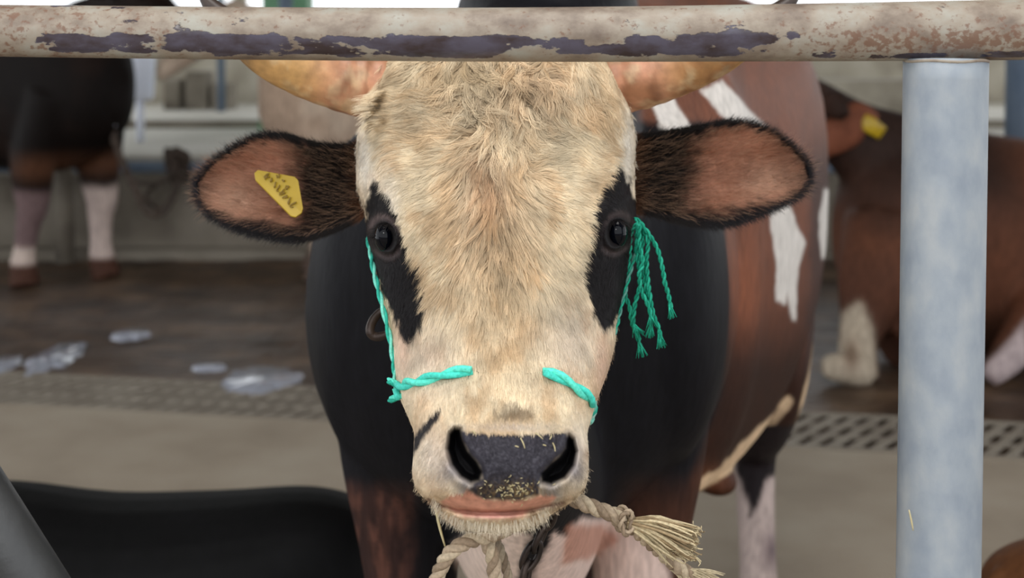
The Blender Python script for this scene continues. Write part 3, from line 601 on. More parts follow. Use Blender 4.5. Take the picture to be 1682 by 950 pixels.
# ears
EARS = {}
def ear(key, top, bot, d0, d1, cup, side):
    ns, ntt = 150, 90; tp = crom(top, 12); bt = crom(bot, 12)
    def rs(p): s = np.concatenate([[0], np.cumsum(np.linalg.norm(np.diff(p, axis=0), axis=1))]); q = np.linspace(0, s[-1], ns); return np.column_stack([np.interp(q, s, p[:, 0]), np.interp(q, s, p[:, 1])])
    tp, bt = rs(tp), rs(bt); s = np.linspace(0, 1, ns)[:, None]; t = np.linspace(-1, 1, ntt)[None]
    k = (t + 1) / 2; X = tp[:, :1] * (1 - k) + bt[:, :1] * k; Y = tp[:, 1:] * (1 - k) + bt[:, 1:] * k
    D = d0 + (d1 - d0) * s + cup * (1 - t ** 2) * np.sin(np.clip(s * .93 + .07, 0, 1) * math.pi) ** .7 - .012 * (t + 1) / 2 * np.sin(s * math.pi)
    D = D + .002 * fbm(X / 22, Y / 22)
    DB = D + .007 * np.sqrt(np.clip(1 - t ** 2, 0, 1)) * np.sqrt(np.clip(1 - s ** 4, 0, 1)) + .0005
    EARS[key] = (X, Y, D)
    e = np.minimum(np.minimum(1 + t, 1 - t) * .9 * np.ones_like(s), (1 - s) * 2.4) ; nz = fbm(X / 14, Y / 14) * .12; nz2 = fbm(X / 40, Y / 18 + 5)
    C = np.tile(lin((200, 146, 120)), X.shape + (1,)); C = mixc(C, sm(-.2, .5, nz2) * .6, lin((160, 100, 72)))
    C = mixc(C, np.exp(-((s - .68) / .14) ** 2 - ((t - .25) / .4) ** 2) * .7, lin((228, 192, 166)))
    lowb = .30 if side > 0 else .34
    C = mixc(C, sm(.26, .06, e + nz * 1.3 - .06 * (t > 0)) , lin((34, 32, 34)))
    C = mixc(C, sm(.45, .15, (1 - t) + nz * 1.5) , lin((30, 28, 31)))
    C = mixc(C, sm(lowb + .14, lowb - .06, s + nz * .7), lin((24, 19, 18)))
    C = mixc(C, sm(.08, .02, s + nz * .2) * .8, lin((96, 62, 40)))
    C = mixc(C, sm(.80, .93, s + nz * .6), lin((34, 33, 38)))
    EARS[key + 'c'] = C; EARS[key+'s'] = (s * np.ones_like(t), t * np.ones_like(s), e)
    n = ns * ntt; I = np.arange(n).reshape(ns, ntt)
    F1 = np.stack([I[:-1, :-1], I[1:, :-1], I[1:, 1:], I[:-1, 1:]], -1).reshape(-1, 4); F2 = F1[:, ::-1] + n
    rim = []; per = [I[i, 0] for i in range(ns)] + [I[-1, j] for j in range(1, ntt)] + [I[i, -1] for i in range(ns - 2, -1, -1)] + [I[0, j] for j in range(ntt - 2, 0, -1)]
    for a, b_ in zip(per, per[1:] + per[:1]): rim.append((a, a + n, b_ + n, b_))
    body.add(np.vstack([P(X, Y, D).reshape(-1, 3), P(X, Y, DB).reshape(-1, 3)]), np.vstack([F1, F2, rim]), (), np.vstack([C.reshape(-1, 3), np.tile(lin((40, 32, 30)), (n, 1))]))
ear('L', [(606, 236), (560, 240), (515, 235), (472, 222), (432, 222), (392, 240), (352, 268), (326, 302)], [(606, 352), (570, 372), (530, 388), (492, 396), (450, 392), (400, 380), (355, 358), (332, 332), (326, 304)], 1.645, 1.70, .045, -1)
ear('R', [(1030, 226), (1060, 222), (1100, 216), (1150, 207), (1200, 199), (1250, 208), (1290, 234), (1318, 264), (1326, 290)], [(1030, 348), (1065, 352), (1100, 362), (1150, 372), (1200, 369), (1260, 346), (1308, 320), (1326, 292)], 1.645, 1.70, .045, 1)
# trunk, neck and legs
tb = MB()
def RW(x, y, z, hw, hh, rot=0.0): return (x, y, z, hw * math.cos(rot), hw * math.sin(rot), 0, 0, 0, hh)
k_ = .28
loft(tb, [RW(-.005, 1.90, 1.02, .14, .20), RW(-.002, 1.97, 1.0, .25, .30), RW(.005, 2.08, .98, .31, .34), RW(.03, 2.22, .98, .335, .39, .1), RW(.08, 2.42, .98, .33, .44, k_), RW(.16, 2.62, .98, .30, .44, k_)], 6, 40, 2.05)
loft(tb, [RW(.10, 2.22, 1.0, .22, .36, k_), RW(.12, 2.34, .99, .32, .44, k_), RW(.135, 2.5, .98, .345, .475, k_), RW(.225, 2.75, .97, .385, .49, k_), RW(.335, 3.05, 1.02, .385, .46, k_), RW(.43, 3.35, 1.10, .33, .38, k_), RW(.46, 3.55, 1.12, .22, .28, k_), RW(.48, 3.63, 1.12, .1, .14, k_)], 6, 40, 2.6)
loft(tb, [RW(0.005, 1.66, 1.24, .13, .14), RW(0, 1.78, 1.20, .155, .19), RW(0.01, 1.92, 1.15, .17, .25), RW(0.03, 2.12, 1.12, .18, .33), RW(.06, 2.3, 1.1, .2, .32)], 6, 36)   # neck
sphere(tb, (.06, 2.4, 1.42), .22, 20, sc=(.7, 1.5, .55))                      # hump
loft(tb, [RW(.02, 1.50, .98, .03, .04), RW(.02, 1.60, .94, .06, .10), RW(.02, 1.78, .84, .085, .17), RW(.02, 1.95, .77, .11, .19), RW(.02, 2.12, .74, .13, .18), RW(.03, 2.4, .74, .12, .12)], 6, 24)   # dewlap and brisket
sphere(tb, (-.20, 2.12, 1.0), .2, 18, sc=(.52, .9, 1.3)); sphere(tb, (.22, 2.12, 1.0), .2, 18, sc=(.52, .9, 1.3))   # shoulders
def bleg(pts, fl=.9): tube(tb, [p[:3] for p in pts], [p[3] for p in pts], 20, 6, upv=(0, 1, 0), flat=fl)
bleg([(-.165, 2.14, .92, .13), (-.165, 2.12, .76, .105), (-.155, 2.12, .62, .085), (-.15, 2.11, .46, .066), (-.15, 2.11, .38, .058), (-.15, 2.12, .20, .045), (-.15, 2.11, .12, .055), (-.15, 2.09, .06, .058), (-.15, 2.07, 0, .068)])
bleg([(.20, 2.18, .92, .13), (.205, 2.16, .76, .105), (.195, 2.15, .62, .085), (.19, 2.14, .46, .066), (.19, 2.14, .38, .058), (.19, 2.15, .20, .045), (.19, 2.14, .12, .055), (.19, 2.12, .06, .058), (.19, 2.10, 0, .068)])
bleg([(.50, 3.25, 1.0, .19), (.53, 3.12, .80, .155), (.54, 3.06, .66, .12), (.545, 3.10, .55, .088), (.55, 3.18, .46, .062), (.55, 3.17, .38, .05), (.55, 3.12, .20, .046), (.55, 3.10, .12, .055), (.55, 3.08, .06, .06), (.55, 3.05, 0, .07)])
bleg([(.24, 3.30, 1.0, .19), (.21, 3.22, .80, .15), (.20, 3.18, .66, .11), (.20, 3.27, .52, .072), (.20, 3.27, .40, .05), (.20, 3.2, .20, .046), (.20, 3.18, .12, .055), (.20, 3.16, .06, .06), (.20, 3.13, 0, .07)])
sphere(tb, P(1178, 790, 2.78), .045, 14, sc=(.9, 1.2, .6)); tube(tb, [(.49, 3.58, 1.36), (.53, 3.7, 1.2), (.54, 3.73, .9), (.54, 3.72, .62), (.54, 3.72, .45)], [.04, .03, .025, .045, .01], 12, 5, upv=(1, 0, 0))
TV, TQ, TT = remesh(tb, .0075, 10)
def trunk_color(V):
    x, y, d = PROJ(V); n = fbm(V[:, 0] * 7, V[:, 1] * 7, V[:, 2] * 3); e = 7 * fbm(x / 14, y / 22)
    C = np.tile(lin((17, 17, 21)), (len(V), 1))
    C = mixc(C, sm(-.1, .6, n) * .4, lin((28, 27, 33)))
    br = sm(-6, 10, x - 1186 - e * .4 - 14 * sm(600, 700, y) * 0 + 60 * sm(620, 820, y)) * sm(2.05, 2.2, d) + sm(210, 190, y + e) * sm(1040, 1060, x)
    br = np.clip(br + sm(2.35, 2.6, d), 0, 1)
    B = np.tile(lin((110, 66, 47)), (len(V), 1)); B = mixc(B, sm(-.3, .5, fbm(x / 22, y / 120)) * .5, lin((88, 58, 46)))
    B = mixc(B, sm(430, 620, y + 30 * n + (1250 - x) * .1) * .85, lin((26, 17, 15)))  # lower barrel darkens: brindled coat with some body shading painted in
    B = mixc(B, gauss(x, y, 1225, 480, 30, 70) * .6, lin((140, 82, 56)))
    B = mixc(B, sm(1318, 1342, x + e) * sm(180, 300, y) * .75, lin((52, 44, 44)))
    B = mixc(B, gauss(x, y, 1165, 790, 40, 24) * .7, lin((110, 66, 44)))
    C = C * (1 - br[:, None]) + B * br[:, None]
    leg_l = sm(780, 820, y + e) * sm(700, 640, x) * sm(2.3, 2.2, d); C = mixc(C, leg_l * (.25 + .55 * sm(-.1, .4, fbm(x / 12, y / 50))), lin((92, 60, 50)))
    leg_r = sm(760, 860, y + e) * sm(1000, 1060, x) * sm(2.4, 2.3, d); C = mixc(C, leg_r * .8, lin((72, 44, 32)))
    wh = lin((206, 200, 194))
    for pl in ([(1070, 172), (1104, 158), (1142, 222), (1092, 222)], [(1150, 150), (1186, 132), (1262, 212), (1200, 208)], [(1258, 318), (1292, 318), (1310, 370), (1323, 400), (1312, 440), (1309, 470), (1308, 528), (1300, 526), (1294, 480), (1289, 500), (1282, 496), (1274, 496), (1276, 440), (1268, 380)], [(1352, 310), (1375, 310), (1375, 420), (1350, 425), (1344, 380)]):
        C = mixc(C, sm(3, -3, sdpoly(x, y, pl) + e * .4) * sm(1.85, 1.95, d), wh)
    pk = lin((214, 184, 150))
    C = mixc(C, sm(4, -3, polyl(x, y, [(1354, 530), (1342, 600), (1330, 650), (1318, 700), (1306, 740)]) - 10 + e * .3) * sm(2.4, 2.5, d), pk)
    C = mixc(C, sm(4, -3, polyl(x, y, [(1150, 797), (1190, 774), (1222, 738), (1250, 712), (1277, 684), (1296, 660)]) - 8 + e * .5) * sm(2.25, 2.35, d) * sm(3.05, 2.98, d), pk)
    # right hind leg
    hl = (d > 2.9) & (y > 700) & (x > 1190); hlm = hl * 1.0
    C = mixc(C, hlm, lin((186, 168, 162)))
    C = mixc(C, hlm * sm(5, -5, sdpoly(x, y, [(1195, 700), (1215, 790), (1232, 850), (1244, 830), (1256, 795), (1280, 775), (1292, 758), (1312, 742), (1322, 700), (1310, 660), (1200, 660)]) + e), lin((34, 28, 30)))
    C = mixc(C, hlm * np.maximum(gauss(x, y, 1294, 850, 14, 50), gauss(x, y, 1268, 905, 17, 30)) * .8, lin((92, 76, 82)))
    C = mixc(C, sm(.06, .05, V[:, 2]), lin((58, 48, 44)))
    # brisket and dewlap
    dz = sm(.26, .20, np.abs(V[:, 0] - .02)) * sm(2.26, 2.1, d) * sm(836, 856, y)
    C = mixc(C, dz * sm(6, -6, sdpoly(x, y, [(958, 850), (1010, 855), (1060, 885), (1100, 935), (1110, 1000), (880, 1000), (880, 930), (910, 880), (930, 878)]) + e), lin((212, 188, 178)))
    C = mixc(C, dz * sm(8, -6, sdpoly(x, y, [(930, 868), (985, 862), (1015, 885), (985, 915), (925, 925)]) + e) * .8, lin((170, 116, 96)))
    C = mixc(C, dz * sm(6, -6, sdpoly(x, y, [(740, 892), (800, 872), (870, 880), (848, 960), (852, 1000), (770, 1000), (750, 930)]) + e), lin((206, 186, 174)))
    return np.clip(C, 0, 1)
body.add(TV, TQ, TT, trunk_color(TV))
bull = empty('bull', (0.0, 2.1, 0), 'large cream-faced bull with black eye patches looking straight at the viewer under the rail', 'bull')
bo = link('body', body.mesh('body', True, True), M_coat, bull)
# eyes
for (ex, ey), sg in ((EYE_L, -1), (EYE_R, 1)):
    near_ = float(face_depth(np.array([ex - sg * 22.0]), np.array([float(ey)]))[0]); far_ = float(face_depth(np.array([ex + sg * 19.0]), np.array([float(ey)]))[0])
    m = MB(); c = P(ex, ey, (near_ * .5 + far_ * .5) + .0065); sphere(m, c, .0138, 28, sc=(.84, 1, 1.18)); link('eye', m.mesh('eye'), M_eye, bull)
# horns
def horn(pts, seed):
    z = crom(np.array(pts, float), 14); c = P(z[:, 0], z[:, 1], z[:, 2]); r = z[:, 3] / F * z[:, 2]
    n = 48; m = MB(); tube(m, c, r, n)
    V = np.concatenate(m.V); k = len(c); t = np.concatenate([np.repeat(np.arange(k) / k, n), [0, 1]]); nz = fbm(V[:, 0] * 60 + seed, V[:, 1] * 60, V[:, 2] * 60); nz2 = fbm(V[:, 0] * 22 + seed, V[:, 1] * 22, V[:, 2] * 22)
    cen = np.vstack([np.repeat(c, n, 0), c[:1], c[-1:]]); V = cen + (V - cen) * (1 + .03 * nz + .02 * np.sin(t * 90 + nz2 * 3) * sm(.5, 0, t))[:, None]
    C = np.tile(lin((196, 142, 112)), (len(V), 1)); C = mixc(C, sm(.2, .42, t), lin((188, 146, 92)))
    C = mixc(C, sm(-.15, .35, nz2) * .7, lin((140, 92, 58))); C = mixc(C, sm(.05, .4, nz) * .5, lin((214, 190, 150))); C = mixc(C, sm(.5, 1, np.sin(t * 60 + nz2 * 5)) * sm(.5, .2, t) * .35, lin((116, 74, 50)))
    up = (V - cen)[:, 2] / (np.linalg.norm(V - cen, axis=1) + 1e-6); C = mixc(C, sm(.2, .8, up + nz * .3) * .6, lin((120, 74, 36)))
    C = mixc(C, sm(.45, .72, t + nz * .1), lin((52, 40, 34)))
    m.V = [V]; me = m.mesh('horn'); setcol(me, C); link('horn', me, M_horn, bull)
M_horn = vc_mat('horn_surface', .42, .3, 70, (1, 1, 1), .002, .4)
horn([(650, 142, 1.655, 56), (600, 138, 1.64, 56), (550, 126, 1.63, 53), (500, 112, 1.62, 48), (450, 92, 1.61, 42), (410, 68, 1.605, 33), (375, 38, 1.60, 23), (345, 8, 1.60, 13), (325, -14, 1.60, 3)], 0)
horn([(985, 134, 1.655, 58), (1035, 128, 1.64, 56), (1085, 115, 1.63, 53), (1135, 100, 1.62, 48), (1185, 80, 1.61, 40), (1228, 56, 1.605, 31), (1265, 30, 1.60, 21), (1295, 6, 1.60, 12), (1314, -12, 1.60, 3)], 5)

# ---------------------------------------------------------------- hair
def ribbons(name, paths, width, cols, parent, mat=M_hair, label=None, nrm=None):
    # paths (N,K,3), width (N,), cols (N,3): each hair is a thin raised strip
    N, K, _ = paths.shape; T = np.gradient(paths, axis=1); T /= np.linalg.norm(T, axis=2)[..., None] + 1e-12
    nv = nrm[:, None, :] if nrm is not None else (-FW)[None, None]
    S = np.cross(T, np.broadcast_to(nv, T.shape)); S /= np.linalg.norm(S, axis=2)[..., None] + 1e-12
    N3 = np.cross(S, T); w = width[:, None, None] * (np.linspace(1, .12, K) ** .7)[None, :, None]
    V = np.stack([paths - S * w, paths + N3 * w * .8, paths + S * w], 2).reshape(-1, 3)
    b = (np.arange(N)[:, None] * K + np.arange(K - 1)[None]) * 3
    Q = np.stack([np.stack([b, b + 1, b + 4, b + 3], -1), np.stack([b + 1, b + 2, b + 5, b + 4], -1)], 2).reshape(-1, 4)
    me = mesh_np(name, V, Q); sh = np.linspace(.85, 1.08, K)[None, :, None]
    C = (cols[:, None, :] * sh); C = np.repeat(C[:, :, None, :], 3, 2).reshape(-1, 3); setcol(me, np.clip(C, 0, 1))
    o = link(name, me, mat, parent, kind='stuff')
    if label: o['label'] = label
    return o
FLOW = np.array([  # x, y, vx, vy
 (640, 120, -.5, .8), (700, 110, -.7, .5), (745, 105, .5, .9), (775, 130, .7, .8), (800, 110, .25, 1), (830, 112, -.3, 1), (870, 108, -.9, .35), (920, 110, .9, .5), (960, 120, .7, .8), (1000, 130, .5, .9),
 (640, 180, -.8, .5), (700, 170, -.9, .1), (740, 165, -.7, .5), (775, 175, .5, .8), (805, 160, .0, 1), (840, 165, .8, .7), (870, 160, .6, .9), (905, 165, .3, 1), (940, 170, .7, .8), (980, 180, .8, .6), (1015, 190, .6, .7),
 (610, 230, -.6, .7), (660, 230, -.95, .2), (720, 225, -.9, -.2), (765, 205, -.8, -.1), (800, 195, .6, .4), (840, 200, .7, .8), (862, 225, .0, 1), (900, 215, .8, .6), (950, 230, .9, .2), (1000, 240, .8, .3), (1030, 240, .4, .9),
 (610, 290, -.4, .9), (660, 280, -.9, .3), (720, 270, -1, .25), (770, 255, -.6, .7), (800, 250, -.1, 1), (830, 245, .5, .9), (855, 270, -.3, 1), (880, 270, .7, -.5), (930, 265, .95, -.2), (980, 280, .9, .2), (1030, 300, .3, 1),
 (640, 340, -.5, .9), (690, 330, -.9, .4), (740, 320, -.8, .6), (775, 310, -.4, .9), (800, 310, 0, 1), (825, 310, .4, .9), (860, 320, .8, .6), (920, 320, .95, .3), (980, 330, .8, .4),
 (680, 390, -.6, .8), (730, 380, -.7, .7), (775, 370, -.4, .9), (805, 370, 0, 1), (840, 370, .4, .9), (890, 380, .7, .7), (950, 390, .7, .6),
 (700, 440, -.7, .7), (740, 450, -.6, .9), (785, 440, -.3, 1), (820, 440, .1, 1), (860, 440, .3, 1), (910, 440, .6, .8), (950, 440, .8, .5),
 (630, 480, -.1, 1), (700, 500, -.5, 1), (760, 510, -.2, 1), (820, 510, 0, 1), (880, 510, .3, 1), (940, 510, .5, .9), (1000, 480, .1, 1),
 (660, 580, -.1, 1), (720, 590, -.15, 1), (820, 590, 0, 1), (920, 590, .2, 1), (990, 590, .2, 1), (680, 680, -.2, 1), (760, 660, -.1, 1), (840, 660, 0, 1), (920, 660, .1, 1), (970, 670, .2, 1),
 (690, 760, -.5, .9), (955, 760, .5, .9), (720, 800, -.5, .9), (930, 800, .5, .9), (760, 865, -.3, 1), (820, 868, 0, 1), (880, 860, .4, 1), (610, 380, -.2, 1), (1040, 380, .2, 1), (640, 430, 0, 1), (1010, 430, 0, 1)], float)
gx = np.arange(540, 1110, 6.0); gy = np.arange(40, 900, 6.0); GXX, GYY = np.meshgrid(gx, gy)
wgt = 1 / (((GXX[..., None] - FLOW[:, 0]) ** 2 + (GYY[..., None] - FLOW[:, 1]) ** 2 + 120) ** 1.7)
fvx = (wgt * FLOW[:, 2]).sum(-1) / wgt.sum(-1); fvy = (wgt * FLOW[:, 3]).sum(-1) / wgt.sum(-1)
def flow(x, y):
    fi = np.clip((y - gy[0]) / 6, 0, len(gy) - 1.001); fj = np.clip((x - gx[0]) / 6, 0, len(gx) - 1.001); i = fi.astype(int); j = fj.astype(int); a = fi - i; b = fj - j
    def g(M): return M[i, j] * (1 - a) * (1 - b) + M[i + 1, j] * a * (1 - b) + M[i, j + 1] * (1 - a) * b + M[i + 1, j + 1] * a * b
    u, v = g(fvx), g(fvy); curl = sm(330, 180, y) * .9 + .28
    ang = fbm(x / 44, y / 44) * .9 * curl
    c, s = np.cos(ang), np.sin(ang); u, v = u * c - v * s, u * s + v * c; l = np.hypot(u, v) + 1e-6
    return u / l, v / l
def face_len(x, y):      # pixels
    L_ = 17 + 38 * sm(320, 150, y) + 24 * gauss(x, y, 810, 290, 70, 110) + 18 * gauss(x, y, 815, 440, 130, 110)
    L_ = L_ * (1 - .55 * sm(560, 700, y)); L_ = L_ * (1 - .6 * sm(165, 215, np.abs(x - 815)) * sm(340, 280, y) * sm(60, 130, y)); L_ = L_ * (1 - .45 * sm(120, 190, np.abs(x - 822)) * sm(250, 330, y))
    for E in (EYE_L, EYE_R):
        q = eyeq(x, y, E); L_ = L_ * (.25 + .75 * sm(1.6, 3, q))
    return L_
def face_fur(N, NCL):
    K = 8
    def sample(n):
        x = RNG.uniform(585, 1050, n * 2); y = RNG.uniform(60, 874, n * 2)
        xl = np.interp(y, ys, HP[:, 0]); xr = np.interp(y, ys, HP[:, 1]); ok = (x > xl + 1) & (x < xr - 1)
        ok &= (sdpoly(x, y, PAD) > 2) & (sdpoly(x, y, NOS_L) > 5) & (sdpoly(x, y, NOS_R) > 5)
        ok &= ~((y > 812) & (y < 853) & (sdpoly(x, y, [(722, 824), (745, 812), (770, 805), (895, 808), (915, 816), (900, 830), (870, 838), (862, 853), (800, 855), (762, 852)]) < 2))
        for E in (EYE_L, EYE_R): ok &= eyeq(x, y, E) > 1.3
        return x[ok][:n], y[ok][:n]
    cx, cy = sample(NCL); m = len(cx); gp = np.zeros((m, K, 2)); px, py = cx.copy(), cy.copy(); Lc = face_len(cx, cy) * RNG.uniform(.7, 1.25, m)
    cmk = np.clip(gauss(cx, cy, 805, 290, 70, 130) + gauss(cx, cy, 840, 130, 130, 60) + .6 * gauss(cx, cy, 815, 440, 110, 90), 0, 1)
    ph = 5 * fbm(cx / 70, cy / 70 + 3) + RNG.normal(0, .5, m); amp = (.12 + 1.0 * sm(300, 190, cy) * sm(200, 150, np.abs(cx - 825)) * RNG.uniform(.3, 1.3, m)); amp = amp * (.35 + .65 * cmk); wob = RNG.normal(0, .10, m) * (1 + cmk)
    for k in range(K):
        gp[:, k, 0] = px - cx; gp[:, k, 1] = py - cy
        u, v = flow(px, py); a = amp * np.sin(ph + k / K * 4.5) + wob; c, s = np.cos(a), np.sin(a); u, v = u * c - v * s, u * s + v * c
        px += u * Lc / (K - 1); py += v * Lc / (K - 1)
    x, y = sample(N); n = len(x)
    # nearest clump via coarse grid
    cell = 14.0; near = np.full(n, -1); bd = np.full(n, 1e9); key = {}
    for i in range(m): key.setdefault((int(cx[i] // cell), int(cy[i] // cell)), []).append(i)
    bx = (x // cell).astype(int); by = (y // cell).astype(int); order = {}
    for i in range(n): order.setdefault((bx[i], by[i]), []).append(i)
    for (a, b), lst in order.items():
        c = [q for da in (-1, 0, 1) for db in (-1, 0, 1) for q in key.get((a + da, b + db), [])]
        if not c: c = [int(np.argmin((cx - a * cell) ** 2 + (cy - b * cell) ** 2))]
        c = np.array(c); l = np.array(lst); D2 = (x[l][:, None] - cx[c]) ** 2 + (y[l][:, None] - cy[c]) ** 2; near[l] = c[np.argmin(D2, 1)]
    t = np.linspace(0, 1, K)[None]; cf = RNG.uniform(.25, .85, n)[:, None] * (.45 + .55 * cmk[near])[:, None]; ls = RNG.uniform(.75, 1.15, n)[:, None]
    X = x[:, None] + gp[near, :, 0] * ls + (cx[near] - x)[:, None] * cf * t + RNG.normal(0, .5, n)[:, None] * t * 3
    Y = y[:, None] + gp[near, :, 1] * ls + (cy[near] - y)[:, None] * cf * t + RNG.normal(0, .5, n)[:, None] * t * 3
    Lpx = face_len(x, y); lift = (.0008 + .00017 * Lpx[:, None] * RNG.uniform(.35, 1.1, n)[:, None] * (.6 + .8 * RNG.random(m)[near][:, None]) * (.45 + .55 * cmk[near])[:, None]) * np.sin(t * 2.2) + .0002
    sdn = [sdpoly(X, Y, N_) for N_ in (NOS_L, NOS_R)]
    D = face_depth(X, Y)
    D0 = face_depth(x, y)[:, None]; D = np.where(np.abs(D - D0) > .03, D0, D)
    pts = P(X, Y, D - lift)
    # surface normal
    e_ = 2.0; p0 = P(x, y, face_depth(x, y)); dx = P(x + e_, y, face_depth(x + e_, y)) - p0; dy = P(x, y + e_, face_depth(x, y + e_)) - p0
    nr_ = np.cross(dx, dy); nr_ /= np.linalg.norm(nr_, axis=1)[:, None] + 1e-12; nr_ *= np.sign((nr_ @ (-FW)))[:, None]
    C = face_color(x, y) * RNG.uniform(.86, 1.10, n)[:, None] * (1 + (RNG.random(m)[near] - .55) * (.12 + .42 * cmk[near]))[:, None]
    wd = RNG.uniform(.00014, .0003, n) * (1 + .4 * sm(340, 150, y))
    ribbons('face_hair', pts, wd, C, bull, label='cream curly face hair with black eye patches', nrm=nr_)
face_fur(82000, 4600)
# ear hair
def ear_fur(key, N, sg):
    X, Y, D = EARS[key]; C = EARS[key + 'c']; S, Tt, E = EARS[key + 's']; ns, nt_ = X.shape; K = 6
    i = RNG.integers(3, ns, N); j = RNG.integers(0, nt_, N); rim = RNG.random(N) < .45
    j = np.where(rim, np.where(RNG.random(N) < .45, RNG.integers(0, 4, N), RNG.integers(nt_ - 5, nt_, N)), j)
    x, y, d = X[i, j], Y[i, j], D[i, j]; s, t_, e = S[i, j], Tt[i, j], E[i, j]
    # outward along the ear plus towards the edge
    vx = sg * (1.0) * np.ones(N); vy = t_ * np.where(e < .15, .7, .35) + RNG.normal(0, .25, N) - .15 * (e > .2)
    l = np.hypot(vx, vy); vx /= l; vy /= l; Ln = np.where(e < .12, RNG.uniform(6, 16, N), RNG.uniform(12, 34, N)); tt = np.linspace(0, 1, K)[None]
    XX = x[:, None] + (vx * Ln)[:, None] * tt; YY = y[:, None] + (vy * Ln)[:, None] * tt + (RNG.normal(0, 3, N))[:, None] * tt ** 2
    # keep hair in front of the cupped surface
    dep = d[:, None] - (.001 + .006 * np.sin(tt * 2.0) * RNG.uniform(.3, 1, N)[:, None]) - np.where(e > .15, .010, 0)[:, None] * tt
    c = C[i, j] * RNG.uniform(.75, 1.25, N)[:, None]
    lt = (RNG.random(N) < .3) & (e > .12); c[lt] = c[lt] * .5 + lin((205, 165, 135)) * .5
    ribbons('ear_hair', P(XX, YY, dep), RNG.uniform(.0001, .0002, N), c, bull)
ear_fur('L', 16000, -1); ear_fur('R', 16000, 1)
# chin whiskers, lashes and tuft at the horn bases
def loose(name, roots, dirs, Ln, col, w, label=None, droop=.3, seed=1):
    K = 7; n = len(roots); t = np.linspace(0, 1, K)[None, :, None]
    d = dirs + RNG.normal(0, .18, dirs.shape); d /= np.linalg.norm(d, axis=1)[:, None]
    pts = roots[:, None] + d[:, None] * Ln[:, None, None] * t + np.array([0, 0, -1.0]) * (Ln[:, None, None] * droop) * t ** 2
    ribbons(name, pts, np.full(n, w), col, bull, label=label)
n = 500; x = RNG.uniform(712, 900, n); y = np.interp(x, [712, 730, 760, 820, 870, 900], [828, 852, 867, 873, 863, 850]) - RNG.uniform(0, 14, n)
dirs = np.column_stack([(x - 815) / 180, -np.full(n, .35), -np.ones(n) * .9]); loose('chin_whiskers', P(x, y, face_depth(x, y)), dirs, RNG.uniform(.003, .009, n), np.tile(lin((214, 202, 180)), (n, 1)), .00018, 'pale chin whiskers')
for (ex, ey), sg in ((EYE_L, -1), (EYE_R, 1)):
    n = 60; a = RNG.uniform(-.2, math.pi * .75, n); x = ex + sg * 17 * np.cos(a) * .9; y = ey - 19 * np.sin(a) - 2
    loose('eyelashes', P(x, y, face_depth(np.full(n, ex + 0.0) + (x - ex) * .9, np.full(n, ey - 23.0))), np.column_stack([sg * (np.cos(a) * .6 + .5), -np.full(n, .8), .25 - .5 * RNG.random(n)]), RNG.uniform(.008, .015, n), np.tile(lin((24, 20, 20)), (n, 1)), .0002)

# ---------------------------------------------------------------- ear tag
def eartag():
    c = [(418, 284), (424, 279), (484, 290), (490, 296), (498, 342), (496, 350), (486, 357), (478, 355), (420, 296)]
    dz = [1.652, 1.652, 1.644, 1.643, 1.640, 1.640, 1.638, 1.638, 1.650]
    k = len(c); V = [P(p[0], p[1], d) for p, d in zip(c, dz)] + [P(p[0] - .5, p[1] + 1.5, d + .0022) for p, d in zip(c, dz)]
    me = bpy.data.meshes.new('ear_tag'); me.from_pydata([tuple(v) for v in V], [], [tuple(range(k)), tuple(range(2 * k - 1, k - 1, -1))] + [(i, i + k, (i + 1) % k + k, (i + 1) % k) for i in range(k)]); me.update()
    o = link('ear_tag', me, M_tag, bull, label='yellow plastic ear tag with worn dark printing'); b = o.modifiers.new('b', 'BEVEL'); b.width = .0008; b.segments = 2
    # worn handwritten-looking characters, in two slanted lines
    ink = MB()
    def stroke(pts): q = [P(a, b_, 1.651 - .0015 - (a - 418) / 80 * .010 - (b_ - 285) / 70 * .003) for a, b_ in pts]; tube(ink, q, .0008, 6, 3)
    rg = np.random.default_rng(11); ux, uy = .71, .70; vx, vy = .64, -.60
    def glyph(ox, oy, w, h):
        p = rg.random((5, 2)); stroke([(ox + w * a * ux + h * b_ * vx, oy + w * a * uy + h * b_ * vy) for a, b_ in p])
    for i in range(8): glyph(432 + i * 6.2, 292 + i * 6.6, 7.5, 15)
    for i in range(3): glyph(452 + i * 7, 289 + i * 9, 7, 8)
    link('tag_print', ink.mesh('tag_print'), M_ink, o)
eartag()

# ---------------------------------------------------------------- halter
TEAL = [lin((92, 218, 196)), lin((48, 172, 150)), lin((72, 204, 186))]; TEAL2 = [lin((20, 132, 106)), lin((34, 152, 124))]
def onface(pts, off=.005): return [P(x, y, float(face_depth(np.array([x], float), np.array([y], float))[0]) - off) for x, y in pts]
hal = empty('halter', tuple(P(820, 615, 1.33)), 'turquoise twisted rope halter tied round the cream bull\'s muzzle and cheeks', 'halter')
mb = MB(); rope(mb, onface([(658, 652), (652, 640), (664, 632), (690, 626), (720, 618), (750, 611), (775, 609)], .008), .0056, .07, 2, [TEAL[0], TEAL[2]], n=10)
rope(mb, onface([(775, 609), (795, 614), (832, 616), (870, 615), (893, 611)], -.0005), .0011, .02, 2, lin((150, 140, 112)))
rope(mb, onface([(893, 611), (912, 616), (932, 627), (950, 640), (966, 652), (972, 664)], .008), .0056, .07, 2, [TEAL[0], TEAL[2]], n=10)
link('noseband', mb.mesh('noseband', col=True), M_rope, hal)
mb = MB(); rope(mb, [P(970, 660, 1.385), P(972, 672, 1.395), P(968, 684, 1.40), P(966, 694, 1.40)], .006, .02, 3, [lin((120, 190, 176)), lin((150, 196, 186)), TEAL[1]]); link('rope_end', mb.mesh('rope_end', col=True), M_rope, hal)
